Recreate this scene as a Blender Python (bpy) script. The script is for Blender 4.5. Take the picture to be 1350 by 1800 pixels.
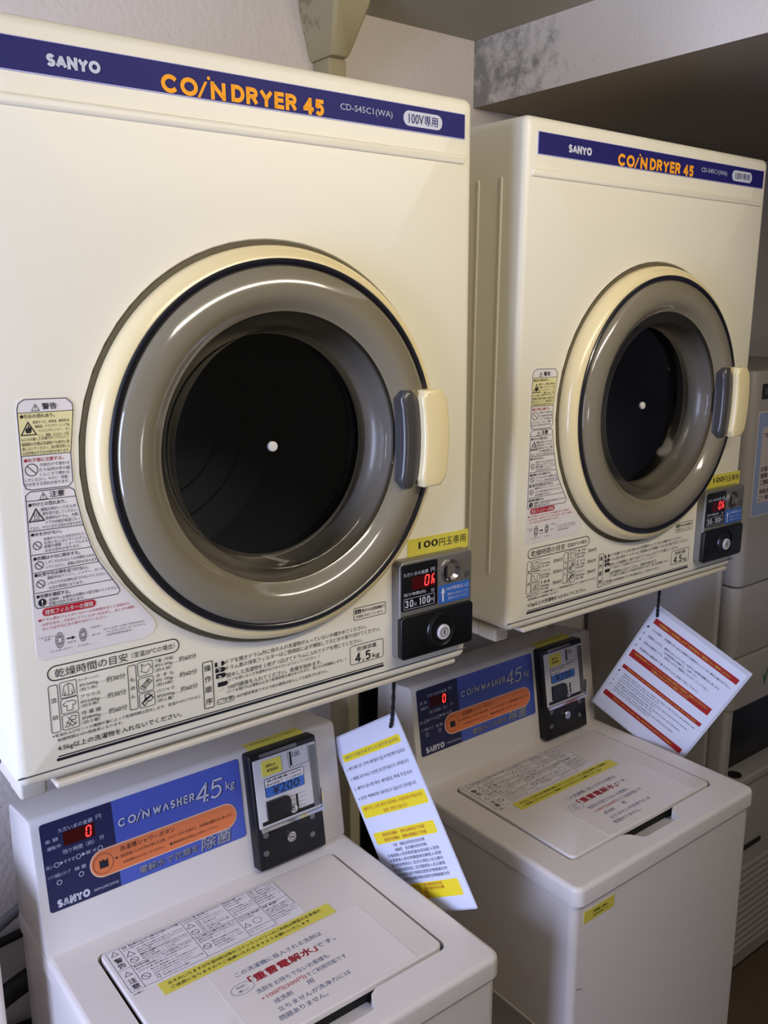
import bpy, math, random
from mathutils import Matrix, Vector
from mathutils.geometry import tessellate_polygon

random.seed(7)
for o in list(bpy.data.objects):
    bpy.data.objects.remove(o)
SC = bpy.context.scene
COL = SC.collection
ZF = 1.96          # height of the dryers' top edge above the floor

# ------------------------------------------------------------------ camera
cam = bpy.data.cameras.new('camera')
cam.sensor_fit = 'VERTICAL'
cam.sensor_height = 36.0
cam.lens = 31.57
cam.clip_start = 0.02
cam_o = bpy.data.objects.new('camera', cam)
COL.objects.link(cam_o)
right = Vector((0.789898, -0.613226, -0.003873))
fwd = Vector((0.597928, 0.771565, -0.217187))
up = Vector((0.136173, 0.169240, 0.976122))
mw = Matrix((right, up, -fwd)).transposed().to_4x4()
mw.translation = Vector((-0.81062, -0.86492, -0.25505 + ZF))
cam_o.matrix_world = mw
SC.camera = cam_o

# ------------------------------------------------------------------ world, lights, exposure
w = bpy.data.worlds.new('room_light')
SC.world = w
w.use_nodes = True
w.node_tree.nodes['Background'].inputs[0].default_value = (1.0, 0.92, 0.80, 1)
w.node_tree.nodes['Background'].inputs[1].default_value = 0.10


def area(name, loc, target, sx, sy, power, colr):
    l = bpy.data.lights.new(name, 'AREA')
    l.shape = 'RECTANGLE'
    l.size, l.size_y, l.energy, l.color = sx, sy, power, colr
    o = bpy.data.objects.new(name, l)
    COL.objects.link(o)
    o.location = loc
    d = Vector(target) - Vector(loc)
    o.rotation_euler = d.to_track_quat('-Z', 'Y').to_euler()
    return o


area('ceiling_lamp', (0.05, -1.0, 0.24 + ZF), (-0.05, 0.0, -0.36 + ZF), 1.1, 0.12, 10.8, (1.0, 0.90, 0.73))
area('window_daylight', (-2.30, -0.46, -0.50 + ZF), (0.0, -0.1, -0.95 + ZF), 0.8, 1.35, 64.0, (0.53, 0.62, 1.0))
area('far_window', (0.20, -3.0, -0.72 + ZF), (0.4, 0.0, -0.40 + ZF), 0.34, 0.22, 2.0, (0.92, 0.94, 1.0))

SC.view_settings.view_transform = 'Standard'
SC.view_settings.look = 'None'
SC.view_settings.gamma = 1.0
SC.view_settings.use_curve_mapping = False
SC.view_settings.exposure = 0.0


# ------------------------------------------------------------------ materials
def srgb(r, g, b):
    f = lambda c: ((c / 255) / 12.92) if c / 255 <= 0.04045 else ((c / 255 + 0.055) / 1.055) ** 2.4
    return (f(r), f(g), f(b), 1)


MATS = {}


def mat(name, colr, rough=0.5, metal=0.0, coat=0.0, var=0.0, scale=6.0, bump=0.0, bscale=200.0, emit=0.0, spec=0.5):
    m = bpy.data.materials.new(name)
    m.use_nodes = True
    nt = m.node_tree
    b = nt.nodes['Principled BSDF']
    b.inputs['Base Color'].default_value = colr
    b.inputs['Roughness'].default_value = rough
    b.inputs['Metallic'].default_value = metal
    b.inputs['Coat Weight'].default_value = coat
    b.inputs['Coat Roughness'].default_value = 0.06
    b.inputs['Specular IOR Level'].default_value = spec
    if emit:
        b.inputs['Emission Color'].default_value = colr
        b.inputs['Emission Strength'].default_value = emit
    tc = nt.nodes.new('ShaderNodeTexCoord')
    if var:
        n = nt.nodes.new('ShaderNodeTexNoise')
        n.inputs['Scale'].default_value = scale
        n.inputs['Detail'].default_value = 5
        nt.links.new(tc.outputs['Object'], n.inputs['Vector'])
        mx = nt.nodes.new('ShaderNodeMix')
        mx.data_type = 'RGBA'
        mx.inputs[6].default_value = tuple(c * (1 - var) for c in colr[:3]) + (1,)
        mx.inputs[7].default_value = tuple(min(1, c * (1 + var)) for c in colr[:3]) + (1,)
        nt.links.new(n.outputs['Fac'], mx.inputs[0])
        nt.links.new(mx.outputs[2], b.inputs['Base Color'])
    if bump:
        n2 = nt.nodes.new('ShaderNodeTexNoise')
        n2.inputs['Scale'].default_value = bscale
        n2.inputs['Detail'].default_value = 4
        nt.links.new(tc.outputs['Object'], n2.inputs['Vector'])
        bp = nt.nodes.new('ShaderNodeBump')
        bp.inputs['Strength'].default_value = bump
        bp.inputs['Distance'].default_value = 0.004
        nt.links.new(n2.outputs['Fac'], bp.inputs['Height'])
        nt.links.new(bp.outputs['Normal'], b.inputs['Normal'])
    MATS[name] = m
    return m


def stained(name, base, dirt, cx, cy, cz, r, scale=30.0, thr=0.52, bump=0.25):
    """painted plaster with a patch of mould around one spot"""
    m = mat(name, base, 0.85, var=0.10, scale=3.0, bump=bump, bscale=120)
    nt = m.node_tree
    b = nt.nodes['Principled BSDF']
    src = b.inputs['Base Color'].links[0].from_socket
    tc = nt.nodes.new('ShaderNodeTexCoord')
    d = nt.nodes.new('ShaderNodeVectorMath')
    d.operation = 'DISTANCE'
    d.inputs[1].default_value = (cx, cy, cz)
    nt.links.new(tc.outputs['Object'], d.inputs[0])
    mr = nt.nodes.new('ShaderNodeMapRange')
    mr.inputs[1].default_value = 0.0
    mr.inputs[2].default_value = r
    mr.inputs[3].default_value = 0.30
    mr.inputs[4].default_value = -0.25
    nt.links.new(d.outputs['Value'], mr.inputs[0])
    n = nt.nodes.new('ShaderNodeTexNoise')
    n.inputs['Scale'].default_value = scale
    n.inputs['Detail'].default_value = 8
    n.inputs['Roughness'].default_value = 0.7
    nt.links.new(tc.outputs['Object'], n.inputs['Vector'])
    ad = nt.nodes.new('ShaderNodeMath')
    nt.links.new(mr.outputs[0], ad.inputs[0])
    nt.links.new(n.outputs['Fac'], ad.inputs[1])
    rp = nt.nodes.new('ShaderNodeMapRange')
    rp.inputs[1].default_value = thr
    rp.inputs[2].default_value = thr + 0.22
    rp.inputs[3].default_value = 0.0
    rp.inputs[4].default_value = 0.85
    nt.links.new(ad.outputs[0], rp.inputs[0])
    mx = nt.nodes.new('ShaderNodeMix')
    mx.data_type = 'RGBA'
    mx.inputs[7].default_value = dirt
    nt.links.new(src, mx.inputs[6])
    nt.links.new(rp.outputs[0], mx.inputs[0])
    nt.links.new(mx.outputs[2], b.inputs['Base Color'])
    return m


mat('dryer_paint', srgb(232, 226, 206), 0.38, var=0.02, scale=2.0, spec=0.4)
mat('washer_paint', srgb(222, 214, 206), 0.36, var=0.03, scale=3.0, spec=0.4)
mat('console_paint', srgb(218, 212, 206), 0.45, var=0.03, scale=3.0, spec=0.4)
mat('stand_paint', srgb(214, 206, 188), 0.45, var=0.05, scale=8.0)
mat('cream_plastic', srgb(230, 212, 162), 0.25, coat=0.15, var=0.02)
mat('black_rubber', srgb(22, 22, 30), 0.25, coat=0.4)
mat('gap_shade', srgb(92, 84, 60), 0.8)
mat('smoked_plastic', srgb(126, 118, 98), 0.13, coat=0.7)
mat('smoked_grip', srgb(62, 59, 58), 0.35, coat=0.25)
mat('smoked_bowl', srgb(132, 127, 118), 0.3, coat=0.2)
mat('drum_steel', srgb(110, 115, 124), 0.6, var=0.2)
mat('drum_wire', srgb(92, 92, 94), 0.3, metal=0.8)
mat('white_cap', srgb(225, 222, 215), 0.4)
mat('navy', srgb(30, 27, 98), 0.6, spec=0.25)
mat('strip_edge', srgb(170, 170, 215), 0.4)
mat('orange_print', srgb(250, 168, 40), 0.65, spec=0.2)
mat('silver_print', srgb(200, 202, 216), 0.6, spec=0.2)
mat('black_print', srgb(24, 24, 34), 0.5)
mat('grey_print', srgb(84, 84, 92), 0.5)
mat('red_print', srgb(178, 30, 48), 0.5)
mat('blue_print', srgb(70, 88, 128), 0.5)
mat('white_sticker', srgb(226, 220, 218), 0.4)
mat('yellow_sticker', srgb(226, 216, 160), 0.4)
mat('yellow_tape', srgb(216, 204, 80), 0.55)
mat('ivory_print', srgb(228, 224, 206), 0.4)
mat('brushed_silver', srgb(128, 124, 118), 0.34, metal=0.4)
mat('face_silver', srgb(198, 196, 198), 0.3)
mat('chrome', srgb(205, 205, 208), 0.12, metal=1.0)
mat('dull_metal', srgb(120, 118, 118), 0.35, metal=0.7)
mat('black_plastic', srgb(16, 16, 18), 0.28)
mat('black_metal', srgb(15, 15, 18), 0.42, coat=0.1, spec=0.35)
mat('dark', srgb(8, 8, 9), 0.8)
mat('panel_navy', srgb(30, 34, 78), 0.4)
mat('panel_blue', srgb(74, 92, 182), 0.4)
mat('panel_orange', srgb(222, 122, 72), 0.45)
mat('orange_edge', srgb(224, 186, 160), 0.45)
mat('label_blue', srgb(52, 100, 178), 0.35)
mat('red_window', srgb(70, 4, 8), 0.2)
mat('led_red', (1.0, 0.03, 0.03, 1), 0.5, emit=3.2)
mat('paper', srgb(228, 231, 246), 0.35, coat=0.5)
mat('lid_paper', srgb(226, 217, 208), 0.3, coat=0.2)
mat('film', srgb(205, 205, 215), 0.15, coat=0.6)
mat('marker_yellow', srgb(250, 224, 40), 0.4)
mat('paper_red', srgb(168, 30, 32), 0.4)
mat('string_black', srgb(10, 10, 12), 0.8)
mat('wall_plaster', srgb(218, 208, 198), 0.9, var=0.07, scale=5.0, bump=0.5, bscale=90)
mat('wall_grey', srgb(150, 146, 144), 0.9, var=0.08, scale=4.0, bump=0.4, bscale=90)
mat('ceiling_paint', srgb(168, 164, 150), 0.9, var=0.05, scale=3.0, bump=0.2)
mat('soffit_shade', srgb(152, 140, 122), 0.9, var=0.05, scale=3.0, bump=0.15)
mat('floor_vinyl', srgb(104, 88, 70), 0.6, var=0.15, scale=12.0)
mat('grey_enamel', srgb(168, 162, 158), 0.38, var=0.03)
mat('poster_blue', srgb(150, 165, 205), 0.6, var=0.35, scale=160.0)
mat('poster_paper', srgb(206, 192, 190), 0.6)
mat('nameplate', srgb(40, 34, 30), 0.4)
mat('green_print', srgb(20, 110, 60), 0.5)
mat('hose_black', srgb(16, 16, 18), 0.5)
mat('hose_grey', srgb(110, 110, 114), 0.5)
mat('post_paint', srgb(170, 160, 130), 0.6, var=0.06)
stained('beam_plaster', srgb(214, 206, 194), srgb(122, 120, 110), 0.56, 0.62, 0.19 + ZF, 0.55, scale=26, thr=0.56)
stained('haunch_paint', srgb(170, 158, 120), srgb(64, 60, 46), 0.14, 0.6, 0.26 + ZF, 0.16, scale=34, thr=0.66, bump=0.1)


# glass for the round dryer windows
def glass(name, tint, mixf):
    m = bpy.data.materials.new(name)
    m.use_nodes = True
    nt = m.node_tree
    nt.nodes.clear()
    out = nt.nodes.new('ShaderNodeOutputMaterial')
    tr = nt.nodes.new('ShaderNodeBsdfTransparent')
    tr.inputs[0].default_value = tint
    gl = nt.nodes.new('ShaderNodeBsdfGlossy')
    gl.inputs['Roughness'].default_value = 0.04
    fr = nt.nodes.new('ShaderNodeFresnel')
    fr.inputs[0].default_value = mixf
    mx = nt.nodes.new('ShaderNodeMixShader')
    nt.links.new(fr.outputs[0], mx.inputs[0])
    nt.links.new(tr.outputs[0], mx.inputs[1])
    nt.links.new(gl.outputs[0], mx.inputs[2])
    nt.links.new(mx.outputs[0], out.inputs[0])
    MATS[name] = m


glass('window_glass', (0.62, 0.63, 0.65, 1), 1.50)
glass('smoked_glass', (0.86, 0.84, 0.80, 1), 1.50)


# ------------------------------------------------------------------ mesh builder
class Plane:
    """a flat working surface: origin, two axes and an outward normal"""
    def __init__(self, o, ex, ey):
        self.o, self.ex, self.ey = Vector(o), Vector(ex).normalized(), Vector(ey).normalized()
        self.n = self.ex.cross(self.ey)

    def __call__(self, a, b, l=0.0):
        return self.o + self.ex * a + self.ey * b + self.n * l

    def lifted(self, l):
        return Plane(self.o + self.n * l, self.ex, self.ey)


def rr(x0, y0, x1, y1, r=0.0, n=6):
    if r <= 1e-6:
        return [(x0, y0), (x1, y0), (x1, y1), (x0, y1)]
    r = min(r, (x1 - x0) / 2, (y1 - y0) / 2)
    P = []
    for cx, cy, a0 in ((x1 - r, y0 + r, -90), (x1 - r, y1 - r, 0), (x0 + r, y1 - r, 90), (x0 + r, y0 + r, 180)):
        for i in range(n + 1):
            a = math.radians(a0 + 90 * i / n)
            P.append((cx + r * math.cos(a), cy + r * math.sin(a)))
    return P


def arc(cx, cy, rx, ry, a0, a1, n=14):
    return [(cx + rx * math.cos(math.radians(a0 + (a1 - a0) * i / n)), cy + ry * math.sin(math.radians(a0 + (a1 - a0) * i / n))) for i in range(n + 1)]


_o = arc(.42, .5, .42, .5, 0, 360, 32)
_o[-1] = _o[0]
_z = arc(.28, .75, .28, .25, 0, 180, 12) + arc(.28, .25, .28, .25, 180, 360, 12)
_z.append(_z[0])
SANS = {
    'C': (.8, [arc(.42, .5, .42, .5, 42, 318, 26)]), 'O': (.84, [_o]),
    'N': (.72, [[(0, 0), (0, 1)], [(.72, 0), (.72, 1)], [(0, 1), (.72, 0)]]),
    'D': (.72, [[(0, 0), (0, 1)], [(0, 1), (.3, 1)] + arc(.3, .5, .42, .5, 90, -90, 16) + [(0, 0)]]),
    'R': (.66, [[(0, 0), (0, 1)], [(0, 1), (.36, 1)] + arc(.36, .74, .28, .26, 90, -90, 12) + [(0, .48)], [(.36, .48), (.66, 0)]]),
    'Y': (.74, [[(0, 1), (.37, .45)], [(.74, 1), (.37, .45)], [(.37, .5), (.37, 0)]]),
    'E': (.56, [[(0, 0), (0, 1)], [(0, 1), (.56, 1)], [(0, .52), (.5, .52)], [(0, 0), (.56, 0)]]),
    '4': (.66, [[(.48, 0), (.48, 1)], [(.48, 1), (0, .3)], [(0, .28), (.66, .28)]]),
    '5': (.58, [[(.54, 1), (.08, 1)], [(.08, 1), (.03, .52)], [(.03, .54)] + arc(.28, .32, .30, .32, 128, -140, 18)]),
    'S': (.62, [arc(.31, .755, .29, .245, 35, 262, 16) + arc(.31, .25, .31, .25, 82, -145, 16)]),
    'A': (.76, [[(0, 0), (.38, 1)], [(.76, 0), (.38, 1)], [(.16, .3), (.60, .3)]]),
    'V': (.76, [[(0, 0), (.38, 1)], [(.76, 0), (.38, 1)]]),
    'W': (1.06, [[(0, 1), (.27, 0)], [(.27, 0), (.53, .95)], [(.53, .95), (.79, 0)], [(.79, 0), (1.06, 1)]]),
    'H': (.66, [[(0, 0), (0, 1)], [(.66, 0), (.66, 1)], [(0, .52), (.66, .52)]]),
    '3': (.58, [arc(.28, .75, .27, .25, 150, -82, 16), arc(.28, .265, .30, .265, 90, -150, 16)]),
    '0': (.56, [_z]), '1': (.30, [[(.26, 0), (.26, 1)], [(.26, 1), (0, .78)]]),
    '.': (.10, [[(.05, 0)]]), '-': (.3, [[(0, .42), (.3, .42)]]),
}

TXT = {}


def glyphs(s):
    k = s
    if k not in TXT:
        cu = bpy.data.curves.new('lettering', 'FONT')
        cu.body = s
        cu.resolution_u = 2
        o = bpy.data.objects.new('lettering', cu)
        m = bpy.data.meshes.new_from_object(o)
        vs = [(v.co.x, v.co.y) for v in m.vertices]
        fs = [tuple(p.vertices) for p in m.polygons]
        bpy.data.objects.remove(o)
        bpy.data.curves.remove(cu)
        bpy.data.meshes.remove(m)
        TXT[k] = (vs, fs)
    return TXT[k]


class MB:
    def __init__(self, org=(0, 0, 0)):
        self.v, self.f, self.m, self.org, self.mats = [], [], [], Vector(org), []

    def mi(self, m):
        if m not in self.mats:
            self.mats.append(m)
        return self.mats.index(m)

    def add(self, verts, faces, m):
        k = len(self.v)
        self.v += [tuple(Vector(p) - self.org) for p in verts]
        i = self.mi(m)
        for f in faces:
            self.f.append(tuple(k + j for j in f))
            self.m.append(i)

    def loft(self, rings, m, cap0=False, cap1=False, closed=True):
        n = len(rings[0])
        vs = [p for r in rings for p in r]
        fs = []
        for i in range(len(rings) - 1):
            for j in range(n if closed else n - 1):
                a, b = i * n + j, i * n + (j + 1) % n
                fs.append((a, b, b + n, a + n))
        if cap0:
            fs.append(tuple(reversed(range(n))))
        if cap1:
            fs.append(tuple((len(rings) - 1) * n + j for j in range(n)))
        self.add(vs, fs, m)

    def poly(self, pl, pts, l, m):
        self.add([pl(a, b, l) for a, b in pts], [tuple(range(len(pts)))], m)

    def rplate(self, pl, x0, y0, x1, y1, r, l0, l1, m, bev=0.0, seg=3, back=False):
        R = lambda i, l: [pl(a, b, l) for a, b in rr(x0 + i, y0 + i, x1 - i, y1 - i, max(r - i, 0.0004) if r else 0)]
        rings = []
        if back and bev:
            for k in range(seg):
                t = math.pi / 2 * k / seg
                rings.append(R(bev * (1 - math.sin(t)), l0 + bev * (1 - math.cos(t))))
            rings.append(R(0, l0 + bev))
        else:
            rings.append(R(0, l0))
        if bev:
            for k in range(seg + 1):
                t = math.pi / 2 * k / seg
                rings.append(R(bev * (1 - math.cos(t)), l1 - bev + bev * math.sin(t)))
        else:
            rings.append(R(0, l1))
        self.loft(rings, m, True, True)

    def box(self, x0, y0, z0, x1, y1, z1, m, bev=0.0):
        pl = Plane((0, 0, 0), (1, 0, 0), (0, 1, 0))
        self.rplate(pl, x0, y0, x1, y1, bev, z0, z1, m, bev, 3, True)

    def prism(self, pl, pts, l0, l1, m):
        self.loft([[pl(a, b, l0) for a, b in pts], [pl(a, b, l1) for a, b in pts]], m, True, True)

    def line(self, pl, a, b, wd, l, m):
        a, b = Vector(a), Vector(b)
        d = (b - a).normalized()
        n = Vector((-d.y, d.x)) * wd / 2
        self.poly(pl, [tuple(a - n), tuple(b - n), tuple(b + n), tuple(a + n)], l, m)

    def outline(self, pl, pts, wd, l, m, closed=True):
        """stroke along a closed polygon"""
        n = len(pts)
        P = [Vector(p) for p in pts]
        I, O = [], []
        for i in range(n):
            d1 = (P[i] - P[i - 1]).normalized() if (closed or i) else (P[1] - P[0]).normalized()
            d2 = (P[(i + 1) % n] - P[i]).normalized() if (closed or i < n - 1) else d1
            t = (d1 + d2)
            t = t.normalized() if t.length > 1e-6 else d1
            nn = Vector((-t.y, t.x))
            k = wd / 2 / max(0.35, abs(nn.dot(Vector((-d1.y, d1.x)))))
            I.append(P[i] + nn * k)
            O.append(P[i] - nn * k)
        vs = [pl(p.x, p.y, l) for p in O] + [pl(p.x, p.y, l) for p in I]
        self.add(vs, [(i, (i + 1) % n, n + (i + 1) % n, n + i) for i in range(n if closed else n - 1)], m)

    def circ(self, pl, cx, cy, r, l, m, n=28, ry=None):
        self.poly(pl, [(cx + r * math.cos(2 * math.pi * i / n), cy + (ry or r) * math.sin(2 * math.pi * i / n)) for i in range(n)], l, m)

    def ring(self, pl, cx, cy, r, wd, l, m, n=36, ry=None):
        self.outline(pl, [(cx + r * math.cos(2 * math.pi * i / n), cy + (ry or r) * math.sin(2 * math.pi * i / n)) for i in range(n)], wd, l, m)

    def tri(self, pl, cx, cy, wdt, l, m, wd):
        h = wdt * 0.86
        self.outline(pl, [(cx - wdt / 2, cy - h / 2), (cx + wdt / 2, cy - h / 2), (cx, cy + h / 2)], wd, l, m)

    def ban(self, pl, cx, cy, r, l, m, wd):
        self.ring(pl, cx, cy, r, wd, l, m)
        k = r * 0.7
        self.line(pl, (cx - k, cy + k), (cx + k, cy - k), wd, l, m)

    def txt(self, pl, s, a0, a1, bc, h, m, bold=0.0, l=0.0004, shear=0.0, slope=0.0):
        if bold:
            d = bold * 0.55 * h
            for da, db in ((d, 0), (-d, 0), (0, d), (0, -d)):
                self.txt(pl, s, a0 + da, a1 + da, bc + db, h, m, 0.0, l, shear, slope)
        vs, fs = glyphs(s)
        if not vs:
            return
        xs, ys = [p[0] for p in vs], [p[1] for p in vs]
        x0, y0 = min(xs), min(ys)
        sx, sy = (a1 - a0) / max(1e-6, max(xs) - x0), h / max(1e-6, max(ys) - y0)
        out = []
        for x, y in vs:
            b = (y - y0) * sy - h / 2
            a = a0 + (x - x0) * sx + shear * b
            out.append(pl(a, bc + b + slope * (a - a0), l))
        self.add(out, fs, m)

    def sans(self, pl, s, a0, a1, bc, h, m, th, l=0.0004, shear=0.0, gap=0.22):
        """even-stroke capitals and digits built from their strokes"""
        tot = sum(SANS[c][0] + gap for c in s) - gap
        k = (a1 - a0) / tot
        x = 0.0
        hw = th / 2
        for c in s:
            wd, strokes = SANS[c]
            for P in strokes:
                Q = []
                for p, q in P:
                    py = -h / 2 + hw + q * (h - 2 * hw)
                    px = a0 + x * k + hw + p * (wd * k - 2 * hw) / wd if wd * k > 2 * hw else a0 + x * k + wd * k / 2
                    Q.append((px + shear * py, bc + py))
                Q = [p for i3, p in enumerate(Q) if i3 == 0 or (Vector(p) - Vector(Q[i3 - 1])).length > 1e-6]
                if len(Q) == 1:
                    self.rplate(pl, Q[0][0] - hw, Q[0][1] - hw, Q[0][0] + hw, Q[0][1] + hw, 0, l - 0.0001, l, m)
                elif Q[0] == Q[-1]:
                    self.outline(pl, Q[:-1], th, l, m)
                else:
                    for e, i2 in ((0, 1), (-1, -2)):
                        d = Vector(Q[e]) - Vector(Q[i2])
                        k2 = 1.0 if len(P) == 2 and (abs(P[0][0] - P[1][0]) < 1e-6 or abs(P[0][1] - P[1][1]) < 1e-6) else 0.35
                        Q[e] = tuple(Vector(Q[e]) + d.normalized() * hw * k2)
                    self.outline(pl, Q, th, l, m, False)
            x += wd + gap

    def lathe(self, pl, cx, cy, prof, m, n=96, cap0=False, cap1=False):
        rings = [[pl(cx + r * math.cos(2 * math.pi * i / n), cy + r * math.sin(2 * math.pi * i / n), l) for i in range(n)] for r, l in prof]
        self.loft(rings, m, cap0, cap1)

    def tube(self, pts, r, m, n=10):
        P = [Vector(p) for p in pts]
        rings = []
        for i, p in enumerate(P):
            d = (P[min(i + 1, len(P) - 1)] - P[max(i - 1, 0)]).normalized()
            a = d.orthogonal().normalized() if i == 0 else (rings_a - d * rings_a.dot(d)).normalized()
            rings_a = a
            b = d.cross(a)
            rad = r(i / (len(P) - 1)) if callable(r) else r
            rings.append([p + (a * math.cos(2 * math.pi * k / n) + b * math.sin(2 * math.pi * k / n)) * rad for k in range(n)])
        self.loft(rings, m, True, True)

    def build(self, name, parent=None, ang=0.6, **props):
        me = bpy.data.meshes.new(name)
        me.from_pydata(self.v, [], self.f)
        for m in self.mats:
            me.materials.append(MATS[m])
        me.polygons.foreach_set('material_index', self.m)
        me.polygons.foreach_set('use_smooth', [True] * len(me.polygons))
        me.update()
        me.set_sharp_from_angle(angle=ang)
        o = bpy.data.objects.new(name, me)
        COL.objects.link(o)
        if parent:
            o.parent = parent
        for k, v in props.items():
            o[k] = v
        return o


def thing(name, label, cat, loc, rot=None, group=None):
    o = bpy.data.objects.new(name, None)
    COL.objects.link(o)
    o.empty_display_size = 0.05
    if rot is not None:
        o.matrix_world = Matrix.Translation(Vector(loc)) @ rot.to_4x4()
    else:
        o.location = loc
    o['label'], o['category'] = label, cat
    if group:
        o['group'] = group
    return o


def dup(root, loc, label, rot=None):
    def cp(o, par):
        c = o.copy()
        COL.objects.link(c)
        c.parent = par
        for ch in o.children:
            cp(ch, c)
        return c
    r = cp(root, None)
    if rot is not None:
        r.matrix_world = Matrix.Translation(Vector(loc)) @ rot.to_4x4()
    else:
        r.location = loc
    r['label'] = label
    return r


def bez(p0, p1, p2, p3, n=16):
    P = [Vector(p) for p in (p0, p1, p2, p3)]
    return [P[0] * (1 - t) ** 3 + P[1] * 3 * t * (1 - t) ** 2 + P[2] * 3 * t * t * (1 - t) + P[3] * t ** 3 for t in [i / n for i in range(n + 1)]]


# ------------------------------------------------------------------ the room
def struct(mb, name):
    return mb.build(name, None, kind='structure')


b = MB(); b.box(-2.6, 0.60, 0, 2.6, 0.72, 2.6, 'wall_plaster'); struct(b, 'wall_back')
b = MB(); b.box(-2.72, -3.2, 0, -2.6, 0.72, 2.6, 'wall_plaster'); struct(b, 'wall_left')
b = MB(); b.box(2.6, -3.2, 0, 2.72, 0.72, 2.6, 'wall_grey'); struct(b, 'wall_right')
b = MB(); b.box(-2.72, -3.2, -0.1, 2.72, 0.72, 0.0, 'floor_vinyl'); struct(b, 'floor')
b = MB(); b.box(-2.72, -3.2, 0.2846 + ZF, 0.563, 0.60, 0.40 + ZF, 'ceiling_paint'); struct(b, 'ceiling')
# deep beam: pale face towards the machines, shade put into the soffit colour
b = MB()
x0, x1, y0, y1, z0, z1 = 0.563, 2.6, -3.2, 0.60, 0.157 + ZF, 0.40 + ZF
b.add([(x0, y0, z0), (x0, y1, z0), (x0, y1, z1), (x0, y0, z1)], [(3, 2, 1, 0)], 'beam_plaster')
b.add([(x0, y0, z0), (x1, y0, z0), (x1, y1, z0), (x0, y1, z0)], [(3, 2, 1, 0)], 'soffit_shade')
b.add([(x0, y0, z1), (x1, y0, z1), (x1, y1, z1), (x0, y1, z1)], [(0, 1, 2, 3)], 'soffit_shade')
b.add([(x0, y0, z0), (x1, y0, z0), (x1, y0, z1), (x0, y0, z1)], [(0, 1, 2, 3)], 'soffit_shade')
b.add([(x0, y1, z0), (x1, y1, z0), (x1, y1, z1), (x0, y1, z1)], [(3, 2, 1, 0)], 'soffit_shade')
b.add([(x1, y0, z0), (x1, y1, z0), (x1, y1, z1), (x1, y0, z1)], [(0, 1, 2, 3)], 'soffit_shade')
struct(b, 'ceiling_beam')
# tapered concrete haunch under the ceiling on the back wall
b = MB()
def hr(zz, xa, xb, yf, c):
    return [(xa, 0.60, zz), (xa, yf + c, zz), (xa + c, yf, zz), (xb - c, yf, zz), (xb, yf + c, zz), (xb, 0.60, zz)]
b.loft([hr(0.2846 + ZF, 0.138, 0.216, 0.478, 0.006), hr(0.262 + ZF, 0.139, 0.214, 0.486, 0.006), hr(0.190 + ZF, 0.158, 0.200, 0.526, 0.006), hr(0.184 + ZF, 0.162, 0.197, 0.532, 0.005)], 'haunch_paint', True, True)
b.box(0.166, 0.548, 0.150 + ZF, 0.204, 0.60, 0.185 + ZF, 'haunch_paint', 0.004)
struct(b, 'trim_1')

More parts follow.
